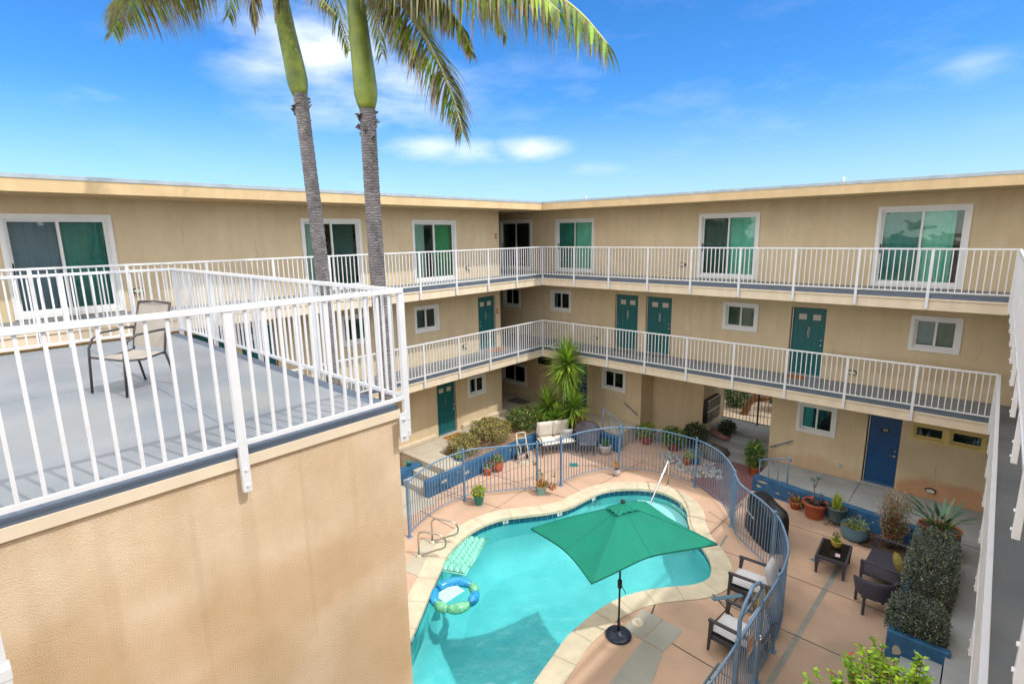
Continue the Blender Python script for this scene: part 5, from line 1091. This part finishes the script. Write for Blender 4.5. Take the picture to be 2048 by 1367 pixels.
mb = MB(); mb.lathe([(0, .0), (.235, .0), (.245, .02), (.235, .05), (.14, .065), (.05, .085), (.04, .12), (0, .12)], (0, 0, 0), 36)
for k in range(12): a = k*pi/6; mb.bar((.07*cos(a), .07*sin(a), .072), (.21*cos(a), .21*sin(a), .058), .012, .008)
mb.build('base', mat('navy_resin', (.012, .02, .045), .4, .1), um)
mb = MB(); mb.lathe([(0, .03), (.04, .028), (.045, .0)], ap+V((0, 0, .06)), 12); mb.build('finial', 'blackp', um)
mb = MB(); mb.lathe([(0, .012), (.03, .014), (.11, .016), (.125, .012), (.13, 0)], (0, 0, 0), 28); mb.disc((.04, .04, .0165), .012, 8); ld = mb.build('round_cover', 'plasticbeige'); ld.location = (8.08, -7.12, G+.009); tag(ld, 'round beige skimmer lid in the paving beside the parasol base', 'lid')
s_ = MB(); s_.tube([(-.04, .03, .016), (.04, -.03, .016)], .004, 4); s_.build('lid_slot', 'dark', ld)
# ---------------------------------------------------------------- pool ladder, hand rail, floats
def grab(loc, rz, label):
    r = thing('pool_ladder_rail', label, 'grab rail', loc, rz, 'looped steel pool rails'); mb = MB()
    mb.tube([(0, 0, 0), (0, 0, .52), (.03, 0, .60), (.12, 0, .645), (.50, 0, .62), (.62, 0, .56), (.68, 0, .44), (.66, 0, .32), (.58, 0, .25), (.45, 0, .21), (.10, 0, .05), (.0, .0, .03)], .021, 10); mb.build('rail', 'brass', r)
    mb = MB(); mb.lathe([(.075, 0), (.07, .03), (.03, .06)], (0, 0, .0), 10); mb.build('foot_cap', 'plasticbeige', r)
grab((2.86, -7.93, G+.01), .55, 'steel pool rail farther from the terrace wall'); grab((3.08, -8.52, G+.01), .55, 'steel pool rail nearer to the terrace wall')
hr = thing('pool_handrail', 'slanting polished handrail running down into the pool steps', 'handrail', (5.87, -1.33, G)); mb = MB()
mb.tube([(0, 0, 0), (0, 0, .80), (.0, -.03, .86), (.02, -.10, .83), (.08, -1.45, -.25), (.09, -1.6, -.45)], .021, 10); mb.build('rail', 'chrome', hr); mb = MB(); mb.lathe([(.05, 0), (.045, .02), (.022, .03)], (0, 0, 0), 12); mb.build('foot_cap', 'brass', hr)
fl = thing('air_mattress', 'clear aqua inflatable mattress floating by the pool ladder', 'pool float', (3.68, -7.62, WZ), radians(116)); mb = MB(); Lx, Ly = 1.55, .66
def pillow(mb, x0, x1, y0, y1, z0, h, nx=6, ny=6, mi=0, pw=.5):
    vs = []
    for s in (1, -1):
        for j in range(ny+1):
            for i in range(nx+1):
                a, b = 2*i/nx-1, 2*j/ny-1; k = (max(0, (1-a**4))*max(0, (1-b**4)))**pw; vs.append(V((x0+(x1-x0)*i/nx, y0+(y1-y0)*j/ny, z0+s*h*k/2)))
    q = (nx+1)*(ny+1); fs = [(j*(nx+1)+i, j*(nx+1)+i+1, (j+1)*(nx+1)+i+1, (j+1)*(nx+1)+i) for j in range(ny) for i in range(nx)]
    mb.add(vs, fs+[tuple(q+v for v in f[::-1]) for f in fs], mi, True)
for i in range(8):
    for j in range(4): pillow(mb, -.42+i*.145, -.28+i*.145+.005, -.28+j*.14, -.14+j*.14, .04, .10, 5, 5)
mb.tube([(-.45, -.31, .03), (.75, -.31, .03), (.75, .31, .03), (-.45, .31, .03)], .045, 8); mb.build('air_cells', 'vinyl_aqua', fl)
mb = MB(); 
for j in range(4): pillow(mb, -.76, -.46, -.30+j*.15, -.15+j*.15, .08, .15, 5, 5)
pillow(mb, -.78, -.44, -.33, .33, .03, .12, 8, 8); mb.build('head_rest', 'vinyl_aqua', fl)
rg = thing('pool_ring', 'blue and green inflatable ring with a white mesh seat', 'pool float', (4.64, -8.80, WZ)); 
for k, (a0, a1, m_) in enumerate(((85, 190, 'vinyl_blue'), (50, 85, 'vinyl_green'), (0, 50, 'vinyl_blue'), (-60, 0, 'vinyl_green'), (-100, -60, 'vinyl_green'), (-160, -100, 'vinyl_blue'))):
    mb = MB(); n = 10; pts = [V((.44*cos(radians(a0+(a1-a0)*i/n)), .45*sin(radians(a0+(a1-a0)*i/n)), .04)) for i in range(n+1)]; mb.tube(pts, [.055+.055*sin(pi*(i+.35)/(n+.7))**.6 for i in range(n+1)], 14); o = mb.build('ring_section', m_, rg)
mb = MB(); mb.add([V((-.36, -.26, .012)), V((.02, -.28, .012)), V((.04, .26, .02)), V((-.32, .28, .02))], [(0, 1, 2, 3)]); mb.build('mesh_seat', 'mesh_white', rg)
# ---------------------------------------------------------------- seating
def cush(root, name, x0, x1, y0, y1, z0, h, m, rot=None, pw=.28, nx=10, ny=10, o=None):
    mb = MB(); pillow(mb, x0, x1, y0, y1, 0, h, nx, ny, 0, pw); ob = mb.build(name, m, root)
    ob.location = z0 if isinstance(z0, (tuple, V)) else (0, 0, z0)
    if rot: ob.rotation_euler = rot
    return ob
# terrace chair (faces away to the left)
ch = thing('sling_chair', 'bronze framed sling chair alone on the roof terrace', 'chair', (5.99, -14.15, 5.393), radians(112)); ch.scale = (.9, .9, .9)
def sling_chair(root, W=.56):
    mb = MB()
    for s in (-1, 1):
        y = s*W/2
        mb.tube([(-.30, y, 0), (-.27, y, .40), (-.26, y, .50), (-.21, y, .60), (-.10, y, .655), (.18, y, .665), (.27, y*.97, .66)], .0135, 8)
        mb.tube([(.30, y*.92, 0), (.26, y*.92, .22), (.215, y*.92, .40), (.25, y*.92, .60), (.36, y*.92, .95)], .0135, 8)
        mb.tube([(-.27, y, .40), (-.05, y*.95, .37), (.22, y*.92, .40)], .012, 8)
    mb.tube([(-.27, -W/2, .40), (-.27, W/2, .40)], .011, 8); mb.tube([(.22, -W*.46, .38), (.22, W*.46, .38)], .011, 8); mb.tube([(.36, -W*.46, .95), (.355, 0, .965), (.36, W*.46, .95)], .012, 8)
    mb.build('frame', 'rust', root)
    mb = MB(); w_ = W*.46; rows = [(-.27, .415), (-.1, .385), (.1, .38), (.20, .40)]
    for i in range(len(rows)-1): (a, b), (c, d) = rows[i], rows[i+1]; mb.add([(a, -w_, b), (a, w_, b), (c, w_, d), (c, -w_, d)], [(0, 1, 2, 3)], 0, True)
    mb.build('seat', 'sling', root); mb = MB(); rows = [(.215, .44), (.245, .58), (.30, .76), (.36, .945)]
    for i in range(len(rows)-1): (a, b), (c, d) = rows[i], rows[i+1]; mb.add([(a, -w_, b), (a, w_, b), (c, w_, d), (c, -w_, d)], [(0, 1, 2, 3)], 0, True)
    mb.build('backrest', 'sling', root)
sling_chair(ch)
# cream loveseat
ls = thing('loveseat', 'cream cushioned metal loveseat in front of the yucca', 'loveseat', (1.72, -1.42, G), radians(-32)); mb = MB()
for y in (-.62, .62):
    mb.tube([(.36, y, 0), (.34, y, .42), (.28, y*1.02, .60), (.0, y*1.03, .63), (-.30, y, .60)], .016, 8); mb.tube([(-.40, y, 0), (-.30, y, .38), (-.42, y, .92)], .016, 8); mb.tube([(.34, y, .34), (-.32, y, .34)], .014, 8)
for x in (.34, -.30): mb.tube([(x, -.62, .34), (x, .62, .34)], .014, 8)
mb.tube([(-.42, -.62, .92), (-.42, .62, .92)], .014, 8); mb.build('frame', 'rust', ls)
for s in (-1, 1):
    cush(ls, 'seat_cushion', -.33, .36, -.30, .30, (0, s*.305, .43), .15, 'cushion'); b_ = cush(ls, 'back_cushion', -.30, .30, -.30, .30, (-.33, s*.305, .74), .14, 'cushion', (0, radians(-78), 0))
tp_ = cush(None, 'throw_pillow', -.22, .22, -.22, .22, (0, 0, 0), .13, 'patterned', (0, radians(-62), radians(-32)), pw=.6); tp_.location = (2.02, -1.22, G+.66); tag(tp_, 'grey patterned throw pillow on the cream loveseat', 'pillow')
# grey round chair
rc = thing('round_chair', 'grey rounded patio chair behind the fence, right of the loveseat', 'chair', (2.62, -.82, G), radians(-50)); mb = MB(); n = 18
vs = []; 
for j, (r, z, x) in enumerate(((.22, .34, 0), (.33, .40, 0), (.40, .60, -.02), (.44, .78, -.06))):
    for i in range(n+1):
        a = radians(75+(210)*i/n); up = .10*sin(pi*i/n) if j > 1 else 0; vs.append(V((x+r*cos(a), r*sin(a), z+up*(j-1))))
mb.add(vs, [(j*(n+1)+i, j*(n+1)+i+1, (j+1)*(n+1)+i+1, (j+1)*(n+1)+i) for j in range(3) for i in range(n)], 0, True); mb.build('backrest', 'greycloth', rc)
cush(rc, 'seat', -.30, .32, -.30, .30, .40, .10, 'greycloth'); mb = MB()
for a in (35, 145, 215, 325): a = radians(a); mb.tube([(.30*cos(a), .30*sin(a), .38), (.36*cos(a), .36*sin(a), 0)], .013, 6)
mb.tube([V((.44*cos(radians(75+210*i/n))-.06, .44*sin(radians(75+210*i/n)), .78+.2*sin(pi*i/n))) for i in range(n+1)], .014, 6); mb.tube([V((.31*cos(2*pi*i/20), .31*sin(2*pi*i/20), .36)) for i in range(21)], .013, 6); mb.build('frame', 'rust', rc)
# arm chairs by the pool gate
def lounge(name, label, loc, rz, grp, backh=.86):
    r = thing(name, label, 'armchair', loc, rz, grp); m = 'frame_dark'
    for s in (-1, 1):
        y = s*.36
        for x0, x1 in ((.38, .34), (-.38, -.34)): mb = MB(); mb.add([V((x0+dx*.6, y+dy*.6, 0)) for dx, dy in ((-.03, -.03), (.03, -.03), (.03, .03), (-.03, .03))]+[V((x1+dx*1.3, y+dy, .60)) for dx, dy in ((-.03, -.03), (.03, -.03), (.03, .03), (-.03, .03))], [(3, 2, 1, 0), (4, 5, 6, 7), (0, 1, 5, 4), (1, 2, 6, 5), (2, 3, 7, 6), (3, 0, 4, 7)]); mb.build('leg', m, r)
        mb = MB(); mb.box(-.42, .40, y-.035, y+.035, .60, .635); mb.build('armrest', m, r, bevel=.006)
    mb = MB(); mb.box(-.36, .36, -.33, .33, .26, .31); mb.bar((.36, -.36, .28), (.36, .36, .28), .03, .08); mb.bar((-.36, .345, .28), (.36, .345, .28), .03, .08); mb.bar((-.36, -.345, .28), (.36, -.345, .28), .03, .08); mb.build('seat_frame', m, r)
    mb = MB(); mb.add([V((-.30, y, .3)) for y in (-.33, .33)]+[V((-.52, y, backh+.03)) for y in (.33, -.33)]+[V((-.33, y, .3)) for y in (-.33, .33)]+[V((-.55, y, backh+.03)) for y in (.33, -.33)], [(0, 1, 2, 3), (7, 6, 5, 4), (0, 3, 7, 4), (1, 5, 6, 2), (2, 6, 7, 3)]); mb.build('backrest', m, r)
    cush(r, 'seat_cushion', -.33, .38, -.30, .30, .38, .13, 'cushion_grey'); cush(r, 'back_cushion', -.30, .30, -.31, .31, (-.36, 0, .66), .13, 'cushion_grey', (0, radians(-70), 0), pw=.4)
    return r
lounge('patio_armchair', 'charcoal armchair with white cushions close to the curve of the pool fence', (9.50, -4.92, G), radians(205-22), 'charcoal armchairs with pale cushions')
lounge('patio_armchair', 'charcoal armchair with white cushions directly behind the pool gate', (9.78, -6.55, G), radians(205-28), 'charcoal armchairs with pale cushions', .66)
sl = thing('planter_box', 'dark planter with dry yellow grass between the two charcoal armchairs', 'planter', (9.97, -5.72, G), .3); mb = MB(); mb.add([V((a*k, b*k, z)) for z, k in ((0, .8), (.45, 1)) for a, b in ((-.2, -.2), (.2, -.2), (.2, .2), (-.2, .2))], [(3, 2, 1, 0), (4, 5, 6, 7), (0, 1, 5, 4), (1, 2, 6, 5), (2, 3, 7, 6), (3, 0, 4, 7)]); mb.build('pot', 'frame_dark', sl); mb = MB()
for _ in range(240): a = rnd(0, 2*pi); blade(mb, (rnd(-.16, .16), rnd(-.16, .16), .44), (cos(a)*rnd(.1, .7), sin(a)*rnd(.1, .7), 1), rnd(.2, .5), .008, .5, 4)
mb.build('leaves', 'drygrass', sl)
fs_ = thing('folded_stand', 'thin blue grey folding side table between the armchairs', 'side table', (9.35, -5.95, G), .6); mb = MB(); mb.tube([(-.25, -.1, .02), (.25, .1, .5)], .012, 6); mb.tube([(-.25, .1, .5), (.25, -.1, .02)], .012, 6); mb.build('leg', 'frame_dark', fs_); mb = MB(); mb.bar((-.30, -.08, .52), (.30, .10, .52), .10, .012); mb.build('table_top', 'bluepot', fs_)
tb_ = thing('pool_light', 'small beige plastic gadget on the paving left of the pool gate', 'gadget', (9.80, -7.85, G)); mb = MB(); mb.box(-.06, .06, -.07, .07, 0, .26); mb.lathe([(.05, 0), (.045, .03), (0, .04)], (0, 0, .26), 12); mb.build('body', 'plasticbeige', tb_, bevel=.012); mb = MB(); mb.disc((.0, 0, .302), .025, 10); mb.build('dial', 'blackp', tb_)
ln_ = MB(); ln_.tube([(10.0, -8.1, G+.9), (9.95, -9.6, G+.86)], .02, 8); o = ln_.build('skimmer_pole', 'bluepot'); tag(o, 'grey pole lying along the inside of the pool fence past the gate', 'pole')
ln_ = MB()
# wicker set
wl_ = thing('wicker_loveseat', 'dark wicker loveseat backing onto the hedges', 'loveseat', (11.46, -2.45, G), pi-.05)
def tleg(x, y, r, m='wicker', h=.6, k=1.5): mb = MB(); mb.add([V((x+a*.022, y+b*.022, 0)) for a, b in ((-1, -1), (1, -1), (1, 1), (-1, 1))]+[V((x+a*.022*k, y+b*.022*k, h)) for a, b in ((-1, -1), (1, -1), (1, 1), (-1, 1))], [(3, 2, 1, 0), (4, 5, 6, 7), (0, 1, 5, 4), (1, 2, 6, 5), (2, 3, 7, 6), (3, 0, 4, 7)]); mb.build('leg', m, r)
for x in (-.36, .34):
    for y in (-.62, .62): tleg(x, y, wl_)
for y in (-.62, .62): mb = MB(); mb.box(-.42, .38, y-.04, y+.04, .60, .63); mb.build('armrest', 'wicker', wl_, bevel=.008)
mb = MB(); mb.box(-.36, .38, -.60, .60, .30, .36); mb.build('seat', 'wicker', wl_, bevel=.01); mb = MB(); mb.add([V((-.34, y, .34)) for y in (-.64, .64)]+[V((-.50, y, .84)) for y in (.64, -.64)]+[V((-.38, y, .34)) for y in (-.64, .64)]+[V((-.54, y, .84)) for y in (.64, -.64)], [(0, 1, 2, 3), (7, 6, 5, 4), (0, 3, 7, 4), (1, 5, 6, 2), (2, 6, 7, 3), (0, 4, 5, 1)]); mb.build('backrest', 'wicker', wl_)
op = cush(None, 'throw_pillow', -.24, .24, -.24, .24, (0, 0, 0), .18, 'olive', (0, radians(60), radians(10)), pw=.6); op.location = (11.72, -2.78, G+.60); tag(op, 'olive ribbed throw pillow on the dark wicker loveseat', 'pillow')
wc = thing('wicker_chair', 'dark wicker chair with a curved back seen from behind, beside the wicker loveseat', 'chair', (11.42, -3.72, G), radians(112))
for x, y in ((-.22, -.22), (-.22, .22), (.26, -.24), (.26, .24)): tleg(x, y, wc, 'frame_dark', .42, 1)
mb = MB(); mb.box(-.26, .30, -.28, .28, .38, .43); mb.build('seat', 'wicker', wc, bevel=.01); mb = MB(); n = 16; vs = []
for j in range(5):
    for i in range(n+1):
        a = radians(75+210*i/n); f = abs(i/n-.5)*2; top = .80-.16*f**3 if f < .99 else .62; k = 1+.14*j/4; vs.append(V((-.0+.31*k*cos(a)*(1.15 if abs(a-pi) > 1.2 else 1), .31*k*sin(a), .40+(top-.40)*j/4)))
q0 = len(vs); vs += [v+V((v.x, v.y, 0)).normalized()*.025 for v in vs]
fs = [(j*(n+1)+i, j*(n+1)+i+1, (j+1)*(n+1)+i+1, (j+1)*(n+1)+i) for j in range(4) for i in range(n)]
mb.add(vs, fs+[tuple(q0+v for v in f[::-1]) for f in fs]+[(4*(n+1)+i, 4*(n+1)+i+1, q0+4*(n+1)+i+1, q0+4*(n+1)+i) for i in range(n)], 0, True); mb.build('backrest', 'wicker', wc)
tbl = thing('coffee_table', 'low dark wicker table with a black glass top', 'table', (10.50, -2.68, G), radians(3))
for x in (-.26, .26):
    for y in (-.40, .40): tleg(x, y, tbl, 'wicker', .40, 2.0)
mb = MB()
for q in ((-.30, .30, -.44, -.40), (-.30, .30, .40, .44), (-.30, -.26, -.40, .40), (.26, .30, -.40, .40)): mb.box(q[0], q[1], q[2], q[3], .36, .43)
mb.build('table_frame', 'wicker', tbl); mb = MB(); mb.box(-.26, .26, -.40, .40, .405, .418); mb.build('table_top', 'blackglass', tbl)
planter('potted_plant', 'mustard yellow pot with a straggly plant standing on the black table top', (10.50, -2.50, G+.42), [(.06, 0), (.10, .07), (.115, .15), (.12, .17)], 'yellowpot', both(tuft('jade', 30, .26, .016, 5, 1.2, .03), ball('aeonium', 60, (-.03, .05, .10), (.07, .07, .07), .035, .018)))
mb = MB(); mb.box(-.045, .045, -.07, .07, 0, .004); o = mb.build('printed_card', 'cardp'); o.location = (10.60, -2.84, G+.421); o.rotation_euler = (0, 0, .15); tag(o, 'small printed card lying on the black table top', 'card')
mb = MB(); mb.lathe([(0, 0), (.045, 0), (.05, .12), (.045, .12), (0, .02)], (0, 0, 0), 12); o = mb.build('cup', 'tilewhite'); o.location = (11.32, -1.52, G); tag(o, 'white cup on the soil under the red tinged shrub', 'cup')
# covered grill
gr = thing('covered_grill', 'black fabric cover over a grill just outside the pool fence', 'grill cover', (8.98, -2.42, G), radians(-48)); mb = MB(); vs = []; n = 28
for j, (k, z) in enumerate(((1.0, 0), (1.02, .25), (.98, .55), (.98, .80), (.90, .93), (.55, 1.0), (0.02, 1.02))):
    for i in range(n):
        a = 2*pi*i/n; c_, s_2 = cos(a), sin(a); sq = 1/max(abs(c_)**4+abs(s_2)**4, .001)**.25; f = 1+.035*sin(a*7+j)*(1-z)+.02*sin(a*13); vs.append(V((.74*c_*sq*k*f*.92, .30*s_2*sq*k*f, z+(.03*sin(a*3) if z > .9 else 0))))
mb.add(vs, [(j*n+i, j*n+(i+1) % n, (j+1)*n+(i+1) % n, (j+1)*n+i) for j in range(6) for i in range(n)], 0, True); mb.build('cover', 'black', gr)
mb = MB(); mb.tube([(-.60, -.33, .55), (-.30, -.345, .58), (.1, -.345, .56)], .012, 6); mb.build('strap', 'plasticbeige', gr)
# hose cart
hc = thing('hose_cart', 'beige and black hose reel cart leaning by the left blue wall', 'hose cart', (1.32, -2.75, G), radians(-30)); mb = MB()
for y in (-.17, .17): mb.tube([(.26, y, .02), (.0, y, .45), (-.16, y*.9, .92)], .022, 8)
mb.tube([(-.16, -.155, .92), (-.16, .155, .92)], .024, 8); mb.tube([(-.10, -.155, .75), (-.10, .155, .75)], .018, 8); mb.tube([(.26, -.17, .02), (.26, .17, .02)], .022, 8); mb.box(.10, .30, -.20, .20, 0, .04); mb.build('frame', 'plasticbeige', hc)
mb = MB(); 
for y in (-.13, .13): mb.tube([V((.02+.18*cos(2*pi*i/20), y, .42+.18*sin(2*pi*i/20))) for i in range(21)], .016, 6)
mb.build('reel', 'plasticbeige', hc); mb = MB()
for k in range(6): mb.tube([V((.02+(.10+.012*(k % 2))*cos(2*pi*i/18), -.10+.04*k, .42+(.10+.012*(k % 2))*sin(2*pi*i/18))) for i in range(19)], .017, 6)
mb.build('hose', 'blackp', hc)
for y in (-.21, .21): mb = MB(); mb.tube([(-.10, y-.02, .09), (-.10, y+.02, .09)], .09, 16); mb.build('wheel', 'blackp', hc)
# door mats
def dmat(label, x, y, z, w_, d_, rz, m): mb = MB(); mb.box(-w_/2, w_/2, -d_/2, d_/2, 0, .014); o = mb.build('door_mat', m, bevel=.004); o.location = (x, y, z); o.rotation_euler = (0, 0, rz); tag(o, label, 'door mat')
dmat('orange coir mat before the teal ground floor door', -.98, -3.72, .002, .42, .72, 0, 'mat_orange')
dmat('worn orange mat by the teal door at the corner of the middle floor', -1.02, -1.45, Z2+.006, .40, .75, 0, 'mat_orange'); dmat('grey mat before the leftmost teal door on the right wing', 2.65, 1.22, Z2+.006, .75, .42, 0, 'mat_grey')
dmat('grey mat before the middle teal door of the right wing', 3.95, 1.22, Z2+.006, .75, .42, 0, 'mat_grey'); dmat('orange mat before the teal door above the passage exit', 8.42, 1.22, Z2+.006, .55, .40, 0, 'mat_orange'); dmat('dark mat in the ground floor corner recess', -1.9, .75, .002, .9, .6, 0, 'mat_grey')
mb = MB(); mb.box(-.13, .13, -.13, .13, 0, .012); o = mb.build('drain_cover', 'tealpot'); o.location = (2.86, -1.95, G+.002); o.rotation_euler = (0, 0, .7); tag(o, 'square dark teal drain cover in the paving before the loveseat', 'drain cover')
mb = MB(); mb.add([V((-.16, -.04, .004)), V((.0, -.10, .004)), V((.12, .06, .05)), V((-.05, .08, .004))], [(0, 1, 2, 3)]); o = mb.build('towel', 'bluepot'); o.location = (10.17, -2.62, G); tag(o, 'scrap of blue cloth poking out left of the wicker table', 'cloth')
# handrails
def steprail(label, loc, rz, h=.85, L_=.85, rise=-.30):
    r = thing('step_railing', label, 'handrail', loc, rz, 'blue step railings'); mb = MB(); 
    mb.tube([(-.07, 0, h-.06), (-.05, 0, h), (0, 0, h+.01), (L_, 0, h+rise+.01), (L_+.04, 0, h+rise-.06)], .02, 8); mb.build('top_rail', 'fence', r)
    for x, base in ((0, 0), (L_, rise)): mb = MB(); mb.tube([(x, 0, base), (x, 0, h+(rise*x/L_))], .018, 8); mb.build('post', 'fence', r)
    mb = MB(); 
    for i in (1, 2): x = L_*i/3; mb.tube([(x, 0, .10+rise*x/L_), (x, 0, h+rise*x/L_)], .010, 6)
    mb.tube([(0, 0, .10), (L_, 0, .10+rise)], .010, 6); mb.build('bars', 'fence', r)
steprail('blue step railing left of the passage', (2.72, .0, -.03), radians(0), .85, .8, -.38); steprail('blue step railing right of the passage', (8.78, -.02, -.10), radians(180), .78, .75, -.25)
def wallrail(label, a, b):
    r = thing('wall_handrail', label, 'handrail', a, 0, 'dark blue handrails fixed to the wall'); d = V(b)-V(a); mb = MB(); mb.tube([V((0, 0, 0)), d], .016, 8); mb.build('rail', 'curbblue', r)
    for t in (.2, .8): mb = MB(); q = d*t; mb.tube([q, q+V((0, .03, -.05)), q+V((0, .09, -.06))], .009, 6); mb.build('bracket', 'curbblue', r)
wallrail('short slanting wall handrail left of the passage', (2.74, 1.40, .72), (3.31, 1.40, .36)); wallrail('short wall handrail right of the passage', (7.88, 1.40, .34), (8.50, 1.40, .70))
# mailboxes, passage gate, yard tree
mx = thing('mailbox_bank', 'green bronze bank of mailboxes on the passage wall', 'mailboxes', (5.30, 2.42, .10)); mb = MB(); mb.box(.0, .16, 0, 1.15, .15, .98); mb.build('cabinet', 'blackp', mx)
for j in range(2):
    for i in range(4): mb = MB(); mb.box(.16, .172, .03+i*.278, .28+i*.278, .19+j*.40, .54+j*.40); o = mb.build('mailbox_door', 'mailbox', mx); k_ = MB(); k_.box(.172, .176, .12+i*.278, .19+i*.278, .40+j*.40, .42+j*.40); k_.build('lock_plate', 'track', o)
mb = MB(); mb.box(.15, .185, 0, 1.15, .55, .585); mb.box(.15, .185, 0, 1.15, .15, .18); mb.box(.15, .185, 0, 1.15, .95, .985); mb.build('trim', 'track', mx)
mb = MB(); mb.box(5.305, 5.33, 3.7, 4.3, 1.2, 2.1); o = mb.build('notice_board', 'vinyl'); tag(o, 'white notice board above the mailboxes', 'notice board'); k_ = MB(); k_.box(5.331, 5.336, 3.75, 4.25, 1.25, 2.05); k_.build('notice', 'curtain_w', o)
gg_ = thing('garden_gate', 'black iron gate with thin bars at the back of the passage', 'gate', (6.6, 4.30, -.08)); mb = MB(); nb = 20
for i in range(nb+1): x = -1.28+2.46*i/nb; mb.box(x-.007, x+.007, -.007, .007, .06, 2.34)
mb.build('bars', 'iron', gg_); mb = MB(); mb.box(-1.3, 1.19, -.015, .015, .04, .075); mb.box(-1.3, 1.19, -.015, .015, 1.15, 1.18); mb.box(.70, .78, -.03, .03, 0, 2.34); mb.box(-.04, 0, -.02, .02, 0, 2.34); mb.build('frame', 'iron', gg_); mb = MB(); mb.box(.60, .70, -.04, .0, 1.0, 1.12); mb.build('lock', 'track', gg_)
tr_ = thing('yard_tree', 'tree with red brown limbs seen through the passage gate', 'tree', (5.75, 5.3, -.1)); mb = MB(); mb.tube([(0, 0, -.05), (.12, .05, .4), (.42, .15, .85), (.75, .4, 1.7), (.9, .6, 2.7)], [.15, .13, .12, .10, .06], 8); mb.tube([(.25, .1, .6), (.8, .2, .75), (1.4, .3, .95), (2.1, .4, 1.4)], [.10, .09, .07, .05], 8); mb.tube([(.6, .3, 1.4), (.2, .6, 2.2), (-.4, .9, 2.9)], [.08, .07, .04], 8); mb.build('trunk', 'bark', tr_)
mb = MB(); leaves(mb, ell((.9, 1.6, 2.9), (2.2, 1.3, 1.0), .3), 2600, .11, .05); mb.build('crown', 'leafdark', tr_)
bush('yard_bush', 'dark bush beyond the gate, right of the red brown tree trunk', (7.35, 6.6, -.1), ell((0, 0, .5), (1.1, .55, .6), .4), 3000, .10, .05, 'leafdark')
bush('yard_bush', 'green bush beyond the gate, left of the red brown tree trunk', (5.15, 6.1, -.1), ell((0, 0, .45), (.5, .4, .5), .4), 1300, .10, .05, 'leaf')
bush('spiky_plant', 'reddish spiky plant and twigs right of the yucca', (2.05, -.45, -.12), ell((0, 0, .45), (.30, .25, .42), .3), 260, .16, .018, 'redleaf', extra=(200, 'stem'))
